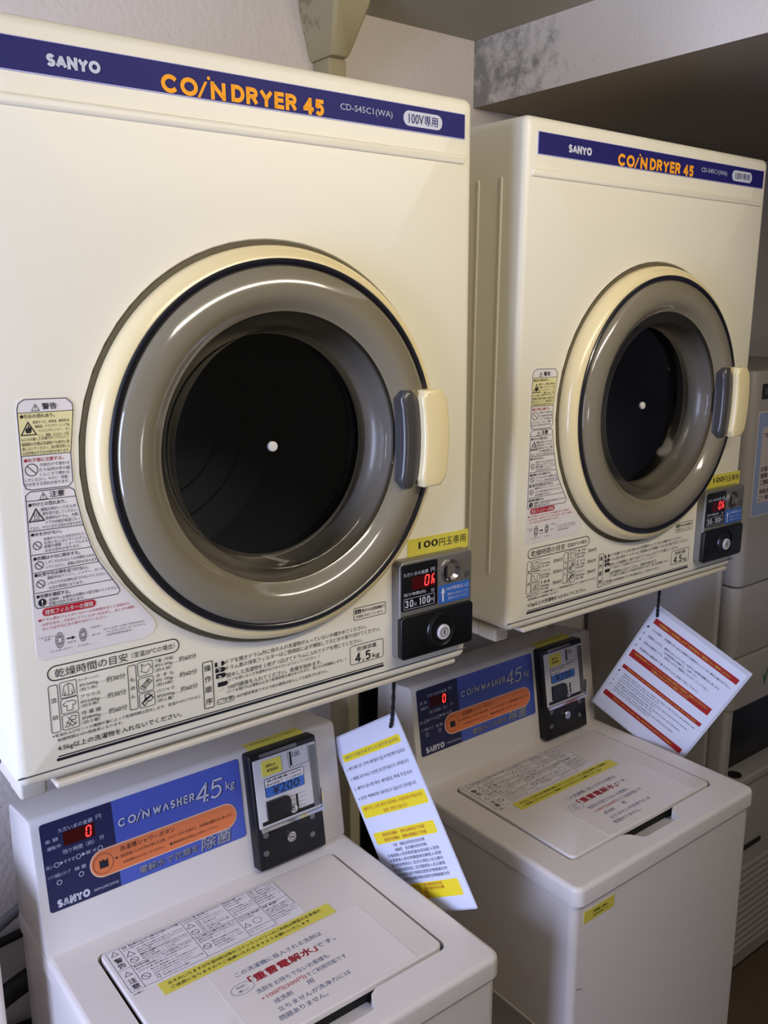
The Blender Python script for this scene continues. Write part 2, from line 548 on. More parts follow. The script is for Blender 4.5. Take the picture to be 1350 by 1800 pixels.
# ------------------------------------------------------------------ coin dryers
WARN_TEXT = [('警告', -0.546, -0.5325, -0.3411, 0.0059, 'k', 0.03),
 ('●引火の恐れあり。', -0.5669, -0.535, -0.3498, 0.0038, 'k', 0.02),
 ('美容オイル、食用油、動物系油、', -0.5559, -0.5211, -0.3556, 0.0029, 'k', 0),
 ('機械油、ドライクリーニング油、', -0.5542, -0.5214, -0.3598, 0.0031, 'k', 0),
 ('ベンジンやシンナー、ガソ', -0.5517, -0.5217, -0.3639, 0.0031, 'k', 0),
 ('リン、樹脂（セルロース系）', -0.5517, -0.5223, -0.3683, 0.0034, 'k', 0),
 ('などの付着した衣類やポリプロピレン', -0.5676, -0.5226, -0.3714, 0.0031, 'k', 0),
 ('繊維製の衣類は洗濯後でも絶対に乾', -0.5676, -0.5229, -0.3759, 0.0034, 'k', 0),
 ('燥しないでください。油の酸化熱によ', -0.5675, -0.5232, -0.3801, 0.0034, 'k', 0),
 ('る自然発火や引火の恐れがあります。', -0.5676, -0.5236, -0.3844, 0.0034, 'k', 0),
 ('●お子様に注意する。', -0.5668, -0.5299, -0.3911, 0.0039, 'r', 0.02),
 ('子供だけで使わせ', -0.5532, -0.5245, -0.3964, 0.0034, 'k', 0),
 ('たり幼児の手の届', -0.5533, -0.5249, -0.4011, 0.0034, 'k', 0),
 ('くところで使わな', -0.5535, -0.5252, -0.4055, 0.0034, 'k', 0),
 ('いでください。やけど・感電・', -0.5675, -0.5256, -0.4099, 0.0034, 'k', 0),
 ('けがをする恐れがあります。', -0.5676, -0.5259, -0.4142, 0.0034, 'k', 0),
 ('注意', -0.5459, -0.532, -0.4253, 0.0062, 'k', 0.03),
 ('●やけどの恐れあり。', -0.5664, -0.5309, -0.4339, 0.0039, 'k', 0.02),
 ('運転が終わってから衣', -0.5556, -0.5215, -0.4394, 0.0035, 'k', 0),
 ('類を取り出してください。', -0.554, -0.5205, -0.4437, 0.0035, 'k', 0),
 ('乾燥中はドラム、衣類、', -0.5516, -0.5196, -0.4482, 0.0035, 'k', 0),
 ('ドアの内側が高温になっ', -0.5515, -0.519, -0.4526, 0.0035, 'k', 0),
 ('ており、やけどをする恐れがあります。', -0.5669, -0.5168, -0.4569, 0.0035, 'k', 0),
 ('●水をかけない。', -0.5666, -0.5375, -0.4629, 0.0037, 'k', 0.02),
 ('本体やドラムに水をかけたり、', -0.5552, -0.5149, -0.4686, 0.0033, 'k', 0),
 ('水洗いをしないでください。', -0.5552, -0.5139, -0.4723, 0.0033, 'k', 0),
 ('感電や漏電・ショートによる', -0.5553, -0.5129, -0.476, 0.0033, 'k', 0),
 ('火災の恐れがあります。', -0.5549, -0.5202, -0.4801, 0.0033, 'k', 0),
 ('●衣類は十分に脱水する。', -0.5663, -0.5214, -0.4868, 0.0039, 'k', 0.02),
 ('しずくのたれるような衣類を入れな', -0.5553, -0.5072, -0.4919, 0.0034, 'k', 0),
 ('いでください。感電の恐れがあります。', -0.5554, -0.5037, -0.4966, 0.0034, 'k', 0),
 ('●火気や引火物を近づけない。', -0.5667, -0.5142, -0.5032, 0.004, 'k', 0.02),
 ('運転中はベンジン、シンナー、ガソリ', -0.5551, -0.4994, -0.5076, 0.0034, 'k', 0),
 ('ンなどの引火物を近づけないでください。', -0.555, -0.4963, -0.5128, 0.0034, 'k', 0),
 ('火災の原因になります。', -0.5545, -0.5199, -0.5176, 0.0034, 'k', 0),
 ('●衣類を確認する。', -0.5666, -0.5341, -0.5247, 0.004, 'k', 0.02),
 ('金属粉、金属片は衣類から取り除いてください。', -0.5552, -0.4856, -0.5296, 0.0034, 'k', 0),
 ('感電の恐れがあります。', -0.5555, -0.5203, -0.5337, 0.0034, 'k', 0),
 ('排気フィルターの掃除', -0.5599, -0.5122, -0.542, 0.0053, 'w', 0.02),
 ('●ドラム奥のフィルターカバーの中央部を引くと本体から', -0.5667, -0.4748, -0.549, 0.0032, 'r', 0),
 ('はずれます。爪を引いてフィルターをはずし、糸くずの掃除', -0.5638, -0.4698, -0.5538, 0.0032, 'r', 0),
 ('をして必ず元どおり取り付けてください。', -0.5637, -0.4988, -0.5583, 0.0031, 'r', 0),
 ('※フィルターに糸くずがたまると', -0.5036, -0.4597, -0.5713, 0.0026, 'k', 0),
 ('フィルターカバーの「メヅマリ」', -0.5007, -0.4591, -0.5748, 0.0026, 'k', 0),
 ('の文字が浮き出ます。', -0.5009, -0.4735, -0.5782, 0.0026, 'k', 0),
 ('フィルターカバー', -0.5584, -0.5364, -0.5831, 0.0024, 'k', 0),
 ('フィルター', -0.531, -0.5179, -0.5833, 0.0024, 'k', 0),
 ('はずす', -0.5404, -0.5321, -0.5774, 0.0024, 'k', 0),
 ('爪を引く', -0.5166, -0.5052, -0.5669, 0.0024, 'k', 0),
 ('糸くず', -0.5157, -0.5074, -0.5749, 0.0024, 'k', 0),
 ('「メヅマリ」', -0.5675, -0.5527, -0.5672, 0.0025, 'k', 0),
 ('文字', -0.5632, -0.5571, -0.57, 0.0023, 'k', 0)]
FACE_TEXT = [('乾燥時間の目安', -0.5558, -0.4804, -0.607, 0.0094, 'k', 0),
 ('（室温20℃の場合）', -0.4756, -0.4276, -0.6067, 0.0064, 'k', 0),
 ('混', -0.5618, -0.5561, -0.6348, 0.0051, 'k', 0),
 ('紡', -0.5615, -0.5558, -0.6531, 0.0051, 'k', 0),
 ('カッターシャツ', -0.5331, -0.512, -0.6199, 0.0036, 'k', 0),
 ('約200g‥‥', -0.5324, -0.5061, -0.6259, 0.0042, 'k', 0),
 ('約30分', -0.5044, -0.4841, -0.6264, 0.0063, 'k', 0),
 ('（約５枚）', -0.5323, -0.5143, -0.6304, 0.0039, 'k', 0),
 ('ブラウス', -0.5326, -0.5117, -0.638, 0.0042, 'k', 0),
 ('約200g‥‥', -0.5325, -0.5058, -0.644, 0.0043, 'k', 0),
 ('約30分', -0.5044, -0.4845, -0.6442, 0.0063, 'k', 0),
 ('（約８枚）', -0.5324, -0.5141, -0.6481, 0.0039, 'k', 0),
 ('作 業 服', -0.5324, -0.5122, -0.6559, 0.0046, 'k', 0),
 ('約800g‥‥', -0.5323, -0.5063, -0.6618, 0.0043, 'k', 0),
 ('約60分', -0.5042, -0.4843, -0.6615, 0.0064, 'k', 0),
 ('（約３着）', -0.5323, -0.5138, -0.6663, 0.004, 'k', 0),
 ('も', -0.4793, -0.4741, -0.6335, 0.0047, 'k', 0),
 ('め', -0.4794, -0.4744, -0.6429, 0.0047, 'k', 0),
 ('ん', -0.4795, -0.4747, -0.6522, 0.0047, 'k', 0),
 ('下着（半袖）', -0.4512, -0.43, -0.6193, 0.0044, 'k', 0),
 ('約130g‥‥', -0.4512, -0.4242, -0.6247, 0.0045, 'k', 0),
 ('約60分', -0.4235, -0.4031, -0.6235, 0.0063, 'k', 0),
 ('（約６枚）', -0.4511, -0.4324, -0.6297, 0.0041, 'k', 0),
 ('タ オ ル', -0.451, -0.4302, -0.6362, 0.0045, 'k', 0),
 ('約 70g‥‥', -0.451, -0.4243, -0.6418, 0.0045, 'k', 0),
 ('約60分', -0.4237, -0.403, -0.6416, 0.0063, 'k', 0),
 ('（約15枚）', -0.4508, -0.432, -0.6465, 0.0041, 'k', 0),
 ('パジャマ', -0.4509, -0.4303, -0.6537, 0.0045, 'k', 0),
 ('約500g‥‥', -0.4508, -0.4235, -0.6599, 0.0045, 'k', 0),
 ('約60分', -0.4234, -0.4032, -0.6585, 0.0063, 'k', 0),
 ('（約１着）', -0.4507, -0.4324, -0.6647, 0.0042, 'k', 0),
 ('※室温およびセンイの種類や量によって乾燥時間は変化します。室温が10℃下がると', -0.5633, -0.4002, -0.6725, 0.0037, 'k', 0),
 ('乾燥時間は10％程度長くなります。', -0.5586, -0.4901, -0.6779, 0.0036, 'k', 0),
 ('4.5kg以上の洗濯物を入れないでください。', -0.5591, -0.4242, -0.6873, 0.0071, 'k', 0.015),
 ('操', -0.3943, -0.3866, -0.642, 0.0075, 'k', 0.01),
 ('作', -0.3943, -0.3865, -0.655, 0.0075, 'k', 0.01),
 ('順', -0.3942, -0.3864, -0.6675, 0.0075, 'k', 0.01),
 ('序', -0.3942, -0.3863, -0.6815, 0.0076, 'k', 0.01),
 ('1', -0.3782, -0.3737, -0.6403, 0.0054, 'c', 0.02),
 ('2', -0.3783, -0.3737, -0.6485, 0.0054, 'c', 0.02),
 ('3', -0.3783, -0.3738, -0.6572, 0.0054, 'c', 0.02),
 ('4', -0.3779, -0.3733, -0.671, 0.0054, 'c', 0.02),
 ('ドアを開きドラム内に他の人の洗濯物が入っていないか確かめてください。', -0.3671, -0.1712, -0.6403, 0.0057, 'k', 0),
 ('ドラム奥の排気フィルターはご使用前に必ず掃除して元どおり取り付けてください。', -0.3675, -0.1493, -0.6478, 0.0057, 'k', 0),
 ('脱水した洗濯物を１枚ずつ広げてドラムに入れてドアを閉じてください。', -0.3673, -0.178, -0.6565, 0.0057, 'k', 0),
 ('（ドアを閉じるとき洗濯物がはさまらないようにしてください。）', -0.3672, -0.2423, -0.6627, 0.0041, 'k', 0),
 ('100円硬貨を入れてください。乾燥を始めます。', -0.366, -0.2388, -0.6709, 0.0057, 'k', 0),
 ('（ドアを開ければ運転は止まり乾燥状態を確かめられます。閉じれば再運転します。）', -0.3675, -0.2028, -0.6765, 0.0042, 'k', 0),
 ('ご注意', -0.3793, -0.3605, -0.6844, 0.0051, 'k', 0),
 ('100円硬貨専用ですので他の硬貨は投入しても返却されません。', -0.3566, -0.2302, -0.6848, 0.0042, 'k', 0),
 ('乾燥容量', -0.1857, -0.1555, -0.6675, 0.0057, 'k', 0),
 ('4.5', -0.1889, -0.1652, -0.6788, 0.0121, 'k', 0.02),
 ('kg', -0.1617, -0.1508, -0.6821, 0.0072, 'k', 0.01),
 ('表示のは送風運転で', -0.1775, -0.1422, -0.6188, 0.0044, 'k', 0.015),
 ('衣類を冷ましています。', -0.1869, -0.1442, -0.6252, 0.004, 'k', 0)]
FP = Plane((0, 0, 0), (1, 0, 0), (0, 0, 1))       # the dryer's front face: a along the width, b upwards, lift towards the room
DB = (-0.30, 0.25, -0.728)                        # base of the dryer in its own drawing coordinates
DC, DV = -0.2898, -0.4035                         # centre of the door
PM = {'k': 'black_print', 'r': 'red_print', 'w': 'white_sticker', 'c': 'ivory_print', 'g': 'grey_print'}

R1 = Matrix(((0.999944, 0.009944, 0.003653), (-0.009972, 0.99992, 0.007761), (-0.003575, -0.007797, 0.999963)))
R2 = Matrix(((0.999984, -0.003758, 0.004167), (0.003797, 0.999948, -0.009421), (-0.004131, 0.009436, 0.999947)))
dryer = thing('coin_dryer', 'cream coin dryer above the front washer, cut off by the left edge', 'dryer',
              (-0.29871, 0.24743, -0.72994 + ZF), R1, 'wall row of coin dryers')


def D():
    return MB(DB)


def seven(b, pl, cx, cy, wd, h, l, m, shear=0.12, segs='abcdef', t=None):
    t = t or h * 0.13
    X = lambda x, y: (cx + x + shear * y, cy + y)
    S = {'a': ((-wd / 2, h / 2), (wd / 2, h / 2)), 'd': ((-wd / 2, -h / 2), (wd / 2, -h / 2)), 'g': ((-wd / 2, 0), (wd / 2, 0)),
         'f': ((-wd / 2, h / 2), (-wd / 2, 0)), 'b': ((wd / 2, h / 2), (wd / 2, 0)), 'e': ((-wd / 2, 0), (-wd / 2, -h / 2)), 'c': ((wd / 2, 0), (wd / 2, -h / 2))}
    for s in segs:
        p, q = Vector(S[s][0]), Vector(S[s][1])
        d = (q - p).normalized() * t * 0.35
        b.line(pl, X(*(p + d)), X(*(q - d)), t, l, m)


# cabinet: front with a round opening, rounded edges, side creases, printed instructions
b = D()
N = 8
def fr(i, y, r):
    return [(a, y, c) for a, c in rr(-0.60 + i, -0.7215 + i, -i, -i, r, N)]
base = rr(-0.60, -0.728, 0, 0, 0.012, N)
# extra points along the straight edges so that the round opening stays round
def dense(P, k=14):
    out = []
    for i in range(len(P)):
        p, q = Vector(P[i]), Vector(P[(i + 1) % len(P)])
        kk = k if (q - p).length > 0.05 else 1
        out += [tuple(p.lerp(q, j / kk)) for j in range(kk)]
    return out
rings = []
def rect(i, r):
    return dense(rr(-0.60 + i, -0.7215 + i, -i, -i, r, N))
full = rect(0, 0.012)
ang = [math.atan2(c - DV, a - DC) for a, c in full]
def circle(R, y):
    return [(DC + R * math.cos(t), y, DV + R * math.sin(t)) for t in ang]
rings = [circle(0.2247, 0.03), circle(0.2247, 0.002), circle(0.2262, 0.0)]
for k in range(5):
    t = math.pi / 2 * k / 4
    i = 0.010 * (1 - math.sin(t))
    rings.append([(a, 0.010 * (1 - math.cos(t)), c) for a, c in rect(i, 0.012 - i * 0.95)])
rings.append([(a, 0.50, c) for a, c in full])
b.loft(rings, 'dryer_paint', False, True)
# the header rib, the lower seam and the side creases
b.rplate(FP, -0.588, -0.0775, -0.0145, -0.0665, 0.004, -0.001, 0.0032, 'dryer_paint', 0.003)
b.rplate(FP, -0.5995, -0.7092, -0.0005, -0.7078, 0, -0.001, 0.0004, 'grey_print')
for sx, ex in ((-0.60, -1), (0.0, 1)):
    sp = Plane((sx, 0, 0), (0, -1 if ex < 0 else 1, 0), (0, 0, 1))
    for yy in (0.043, 0.088):
        a = -yy if ex < 0 else yy
        b.rplate(sp, a - 0.0028, -0.64, a + 0.0028, -0.075, 0.0027, -0.001, 0.0016, 'dryer_paint', 0.0015)
L0 = 0.0005
for s, a0, a1, v, h, m, bo in FACE_TEXT:
    if s == '4.5':
        b.sans(FP, s, a0, a1, v, 0.0125, 'black_print', 0.0020, L0)
        continue
    b.txt(FP, s, a0, a1, v, h, PM[m], bo, 0.0009 if m == 'c' else L0)
K = 'black_print'
b.outline(FP, rr(-0.5626, -0.6141, -0.4226, -0.599, 0.0075), 0.0011, L0, K)
b.outline(FP, rr(-0.5633, -0.669, -0.5543, -0.6186, 0.002), 0.0007, L0, K)
b.outline(FP, rr(-0.4813, -0.667, -0.4724, -0.6175, 0.002), 0.0007, L0, K)
IC = [(-0.5520, -0.6347, -0.5352, -0.6178), (-0.5522, -0.6516, -0.5348, -0.6356), (-0.5522, -0.6690, -0.5352, -0.6532),
      (-0.4704, -0.6321, -0.4537, -0.6167), (-0.4705, -0.6502, -0.4538, -0.6344), (-0.4704, -0.6678, -0.4534, -0.6518)]
for q in IC:
    b.outline(FP, rr(*q, 0.0018), 0.0006, L0, K)
def ic(n, pts, closed=True, wd=0.0006):
    x0, y0, x1, y1 = IC[n]
    b.outline(FP, [(x0 + (x1 - x0) * p, y0 + (y1 - y0) * q) for p, q in pts], wd, L0, K, closed)
ic(0, [(.42, .85), (.25, .75), (.12, .2), (.25, .15), (.3, .45), (.3, .12), (.7, .12), (.7, .45), (.75, .15), (.88, .2), (.75, .75), (.58, .85)])
ic(0, [(.5, .85), (.5, .12)], False)
ic(1, [(.38, .82), (.12, .65), (.2, .48), (.32, .52), (.32, .15), (.68, .15), (.68, .52), (.8, .48), (.88, .65), (.62, .82), (.5, .74)])
ic(2, [(.15, .2), (.55, .85), (.85, .8), (.75, .55), (.55, .6), (.35, .15)]); ic(2, [(.3, .85), (.8, .2)], False); ic(2, [(.2, .55), (.6, .15), (.85, .4)], False)
ic(3, [(.25, .85), (.45, .7), (.75, .8), (.9, .5), (.55, .15), (.2, .35), (.3, .55)])
ic(4, [(.1, .35), (.65, .88), (.9, .65), (.35, .12)]); ic(4, [(.2, .45), (.45, .22)], False); ic(4, [(.55, .78), (.8, .55)], False)
for k in range(5):
    ic(4, [(.25 + k * .09, .5 + k * .08), (.42 + k * .08, .28 + k * .07)], False)
ic(5, [(.15, .35), (.4, .55), (.35, .85), (.6, .9), (.9, .55), (.7, .35), (.55, .4), (.3, .1)], True, 0.0009)
for k in range(7):
    ic(5, [(.2 + k * .09, .3 + k * .06), (.38 + k * .08, .62 + k * .03)], False, 0.0009)
b.rplate(FP, -0.559, -0.6962, -0.1446, -0.6952, 0, 0.0, L0, K)
b.rplate(FP, -0.5608, -0.7004, -0.1443, -0.6976, 0.0005, 0.0, L0, K)
b.outline(FP, rr(-0.3962, -0.6893, -0.3842, -0.6345, 0.0015), 0.0009, L0, K)
for (x, z) in ((-0.3748, -0.6407), (-0.3744, -0.6478), (-0.3739, -0.6548), (-0.3722, -0.6652)):
    b.poly(FP, [(x - .0065, z - .0027), (x + .0040, z - .0027), (x + .0066, z), (x + .0040, z + .0027), (x - .0065, z + .0027)], L0, K)
b.outline(FP, rr(-0.1965, -0.6866, -0.1447, -0.6620, 0.003), 0.0007, L0, K)
b.outline(FP, rr(-0.1900, -0.6292, -0.1406, -0.6137, 0.002), 0.0007, L0, K)
b.rplate(FP, -0.1880, -0.6212, -0.1786, -0.6162, 0.0008, 0, L0, K)
b.txt(FP, '送/止', -0.1872, -0.1794, -0.6187, 0.003, 'ivory_print', 0, 0.0009)
b.outline(FP, rr(-0.3803, -0.6886, -0.3592, -0.6832, 0.001), 0.0006, L0, K)
b.build('cabinet', dryer)

# brand strip along the top
b = D()
b.rplate(FP, -0.5775, -0.0486, -0.0150, -0.0195, 0.0008, 0, 0.0010, 'strip_edge')
b.rplate(FP, -0.5765, -0.0476, -0.0160, -0.0203, 0.0008, 0, 0.0014, 'navy')
T = lambda *a, **k: b.txt(FP, *a, l=0.0019, **k)
b.sans(FP, 'SANYO', -0.5172, -0.4681, -0.0352, 0.0107, 'silver_print', 0.0030, 0.0019, gap=0.03)
O = 'orange_print'
b.sans(FP, 'CO', -0.4091, -0.3705, -0.0389, 0.0168, O, 0.0041, 0.0019, gap=0.10)
b.poly(FP, [(-0.3712, -0.0473), (-0.3682, -0.0473), (-0.3600, -0.0318), (-0.3630, -0.0318)], 0.0019, O)
b.circ(FP, -0.3585, -0.0282, 0.0017, 0.0019, O)
b.sans(FP, 'N', -0.3565, -0.3401, -0.0388, 0.0166, O, 0.0041, 0.0019, gap=0.10)
b.sans(FP, 'DRYER', -0.3337, -0.2562, -0.0382, 0.0166, O, 0.0041, 0.0019, gap=0.10)
b.sans(FP, '45', -0.2480, -0.2217, -0.0389, 0.0166, O, 0.0041, 0.0019, gap=0.10)
T('CD-S45C1(WA)', -0.2000, -0.1275, -0.0347, 0.0086, 'silver_print', bold=0.008)
b.rplate(FP, -0.1112, -0.0428, -0.0524, -0.0262, 0.008, 0, 0.0018, 'silver_print')
b.txt(FP, '100V', -0.1038, -0.0815, -0.0345, 0.0105, 'navy', l=0.0023)
b.txt(FP, '専用', -0.0805, -0.0598, -0.0345, 0.0110, 'navy', l=0.0023)
b.build('brand_strip', dryer, label='dark blue name strip with orange letters')

# warning sticker left of the door
b = D()
arc = [(DC + 0.2300 * math.cos(math.radians(t)), DV + 0.2300 * math.sin(math.radians(t))) for t in range(178, 226, 3)]
side = [(-0.5165, -0.3440), (-0.5175, -0.3480), (-0.5215, -0.3950), (-0.5215, -0.4300), (-0.5155, -0.4600), (-0.5050, -0.4920), (-0.4880, -0.5200), (-0.4690, -0.5450), (-0.4490, -0.5720), (-0.4472, -0.5800), (-0.4510, -0.5870), (-0.4600, -0.5905), (-0.5660, -0.5905), (-0.5705, -0.5860), (-0.5712, -0.5800), (-0.5698, -0.3420), (-0.5670, -0.3350), (-0.5630, -0.3330), (-0.5230, -0.3340), (-0.5185, -0.3370)]
b.prism(FP, list(reversed(side)), 0, 0.0006, 'white_sticker')
b.poly(FP, [(-0.5690, -0.3869), (-0.5225, -0.3869), (-0.5178, -0.3466), (-0.5690, -0.3464)], 0.0009, 'yellow_sticker')
l1, l2 = 0.0010, 0.0012
for s, a0, a1, v, h, m, bo in WARN_TEXT:
    b.txt(FP, s, a0, a1, v, h, PM[m], bo, l2)
b.outline(FP, [(-0.5690, -0.4120), (-0.5670, -0.4180), (-0.5620, -0.4195), (-0.5270, -0.4195), (-0.5226, -0.4150), (-0.5226, -0.3870), (-0.5172, -0.3465), (-0.5175, -0.3400), (-0.5230, -0.3345), (-0.5620, -0.3340), (-0.5675, -0.3375), (-0.5690, -0.3430)], 0.0007, l1, K)
for q in (((-0.569, -0.3464), (-0.5175, -0.3466)), ((-0.569, -0.3868), (-0.5226, -0.3870)), ((-0.5684, -0.4300), (-0.5216, -0.4302)), ((-0.5688, -0.4594), (-0.5158, -0.4599)), ((-0.5686, -0.4829), (-0.5094, -0.4834)), ((-0.5675, -0.5008), (-0.5031, -0.4996)), ((-0.5677, -0.5211), (-0.4905, -0.5207))):
    b.line(FP, q[0], q[1], 0.0006, l1, K)
b.outline(FP, [(-0.5688, -0.5330), (-0.5665, -0.5365), (-0.4865, -0.5370), (-0.4838, -0.5340), (-0.4842, -0.5310), (-0.4905, -0.5205), (-0.5031, -0.4996), (-0.5094, -0.4834), (-0.5158, -0.4599), (-0.5210, -0.4302), (-0.5218, -0.4240), (-0.5260, -0.4212), (-0.5640, -0.4212), (-0.5682, -0.4245)], 0.0007, l1, K)
for x, z, wd_, t_ in ((-0.5523, -0.3418, 0.0072, 0.0005), (-0.5519, -0.4263, 0.0074, 0.0005), (-0.5602, -0.3613, 0.0138, 0.0011), (-0.5600, -0.4442, 0.0138, 0.0011)):
    b.tri(FP, x, z, wd_, l1, K, t_)
for x, z, hh in ((-0.5523, -0.3418, 0.0024), (-0.5519, -0.4263, 0.0024)):
    b.line(FP, (x, z + hh * 0.6), (x, z - hh * 0.25), 0.0007, l1, K); b.circ(FP, x, z - hh * 0.7, 0.0004, l1, K, 8)
b.poly(FP, [(-0.5625, -0.3655), (-0.5633, -0.3625), (-0.5618, -0.3600), (-0.5612, -0.3613), (-0.5600, -0.3573), (-0.5588, -0.3606), (-0.5580, -0.3594), (-0.5572, -0.3628), (-0.5582, -0.3655)], l1, K)
for k in range(3):
    b.outline(FP, [(-0.5620 + k * .002, -0.4478), (-0.5613 + k * .002, -0.4455), (-0.5622 + k * .002, -0.4435), (-0.5614 + k * .002, -0.4415)], 0.0005, l1, K, False)
b.line(FP, (-0.5636, -0.4487), (-0.5566, -0.4487), 0.0006, l1, K)
for x, z, r_ in ((-0.5606, -0.4004, 0.0057), (-0.5615, -0.4741, 0.0038), (-0.5613, -0.4938, 0.0038), (-0.5615, -0.5124, 0.0038)):
    b.ban(FP, x, z, r_, l1, K, 0.0007)
b.circ(FP, -0.5616, -0.5313, 0.0039, l1, K)
b.txt(FP, '!', -0.5622, -0.5610, -0.5313, 0.0052, 'white_sticker', 0.04, l2)
b.rplate(FP, -0.5624, -0.5457, -0.5094, -0.5378, 0.0038, 0, l1, 'red_print')
for x, z, rx, ry in ((-0.5481, -0.5730, 0.0040, 0.0080), (-0.5248, -0.5724, 0.0036, 0.0067)):
    b.ring(FP, x, z, rx, 0.0005, l1, K, 24, ry); b.ring(FP, x, z, rx * .62, 0.0004, l1, K, 20, ry * .62)
    for t in range(10):
        c_, s_ = math.cos(t * .628), math.sin(t * .628)
        b.line(FP, (x + rx * .3 * c_, z + ry * .3 * s_), (x + rx * .95 * c_, z + ry * .95 * s_), 0.0004, l1, K)
b.poly(FP, [(-0.5411, -0.5737), (-0.5360, -0.5737), (-0.5360, -0.5750), (-0.5326, -0.5731), (-0.5360, -0.5712), (-0.5360, -0.5724), (-0.5411, -0.5724)], l1, K)
b.build('warning_label', dryer, label='white sticker with rows of safety notes')

# drum behind the window
b = D()
FB = Plane((0, 0, 0), (1, 0, 0), (0, 0, 1))
b.lathe(FB, DC, DV, [(0.130, -0.024), (0.195, -0.035), (0.205, -0.06), (0.205, -0.36), (0.19, -0.38), (0.0005, -0.38)], 'drum_steel', 64)
for t in (150, 30, 270):
    c_, s_ = math.cos(math.radians(t)), math.sin(math.radians(t))
    pl = Plane((DC, 0, DV), (c_, 0, s_), (-s_, 0, c_))
    b.box(0, 0, 0, 0, 0, 0, 'drum_steel') if False else None
    b.prism(pl, [(0.206, -0.03), (0.165, -0.008), (0.165, 0.008), (0.206, 0.03)], -0.35, -0.07, 'drum_steel')
for rad, yy in ((0.118, 0.372), (0.16, 0.372)):
    b.tube([(DC + rad * math.cos(t * .1309), yy, DV + rad * math.sin(t * .1309)) for t in range(49)], 0.0012, 'drum_wire', 6)
b.build('drum', dryer, label='dark drum behind the round window')

# door: cream ring with seal, smoked cover, window, centre cap, grip
b = D()
b.lathe(FP, DC, DV, [(0.2185, -0.028), (0.2191, 0.004), (0.2188, 0.009), (0.2172, 0.0145), (0.2145, 0.0190), (0.2105, 0.0222), (0.2060, 0.0240), (0.2000, 0.0245), (0.1990, -0.020)], 'cream_plastic', 128)
door = b.build('door', dryer, label='round door with a cream rim')
b = D(); b.lathe(FP, DC, DV, [(0.2243, -0.020), (0.2243, 0.0002), (0.2195, 0.0004), (0.2187, -0.02)], 'gap_shade', 96); b.build('gap_ring', door)  # ring added in the door gap, the gap's shade put into its colour
b = D(); b.lathe(FP, DC, DV, [(0.2048, 0.0235), (0.2046, 0.0262), (0.2030, 0.0275), (0.1995, 0.0272), (0.1974, 0.0255), (0.1972, 0.020)], 'black_rubber', 128); b.build('seal_ring', door, label='black seal ring')
b = D()
prof = [(0.1974, 0.0225), (0.1968, 0.0262), (0.1945, 0.0288), (0.1900, 0.0312), (0.1840, 0.0335), (0.1770, 0.0350), (0.1700, 0.0350), (0.1640, 0.0332), (0.1590, 0.0295), (0.1550, 0.0258), (0.1520, 0.0232), (0.1500, 0.0220), (0.1498, 0.0190)]
b.lathe(FP, DC, DV, prof, 'smoked_plastic', 160)
b.build('smoked_cover', door, label='taupe smoked plastic door cover')
b = D()
b.lathe(FP, DC, DV, [(0.1499, 0.0219), (0.1460, 0.0207), (0.1400, 0.0202), (0.1355, 0.0199), (0.1340, 0.0188), (0.1332, 0.0165), (0.1315, 0.0060), (0.1290, -0.0060), (0.1264, -0.0160)], 'smoked_glass', 160)
b.build('window_bowl', door, label='clear smoked lip and bowl round the window')
b = D()
b.lathe(FP, DC, DV, [(0.1498, 0.0190), (0.1485, 0.0120), (0.1470, 0.0010), (0.1430, -0.0100), (0.1360, -0.0180), (0.1290, -0.0215), (0.1262, -0.0225)], 'smoked_bowl', 128)
b.build('window_rim', door, label='grey ring behind the clear bowl')
b = D(); b.lathe(FP, DC, DV, [(0.1262, -0.0165), (0.10, -0.0160), (0.05, -0.0155), (0.002, -0.0155)], 'window_glass', 96, False, True); b.build('window_pane', door)
b = D(); b.lathe(FP, DC, DV, [(0.0058, -0.0158), (0.0058, -0.0125), (0.0048, -0.0115), (0.0005, -0.0113)], 'white_cap', 24, False, True); b.build('centre_cap', door, label='small white cap in the middle of the window')


def sector(x0, x1, bow, h, l0, l1, bev, m, name, lab):
    """an upright grip whose long sides bow to the right in the middle"""
    b = D()
    n = 12
    def ringp(i, l):
        R_, L_ = [], []
        for k in range(n + 1):
            t = -1 + 2 * k / n
            z = DV - 0.0005 + t * (h - i)
            bw = bow * (1 - t * t)
            rc = 0.007 * max(0, (abs(t) - 0.86) / 0.14) ** 2
            R_.append(FP(x1 + bw - i - rc, z, l)); L_.append(FP(x0 + bw + i + rc, z, l))
        return R_ + L_[::-1]
    rings = [ringp(0, l0)]
    for k in range(5):
        t = math.pi / 2 * k / 4
        rings.append(ringp(bev * (1 - math.cos(t)), l1 - bev + bev * math.sin(t)))
    b.loft(rings, m, True, True)
    return b.build(name, door, label=lab)


sector(-0.1225, -0.0835, 0.0065, 0.0585, 0.002, 0.0500, 0.0042, 'cream_plastic', 'handle', 'cream pull handle')
sector(-0.1470, -0.1205, 0.0065, 0.0590, 0.018, 0.0415, 0.006, 'smoked_grip', 'grip_pocket', 'dark grey hollow behind the handle')

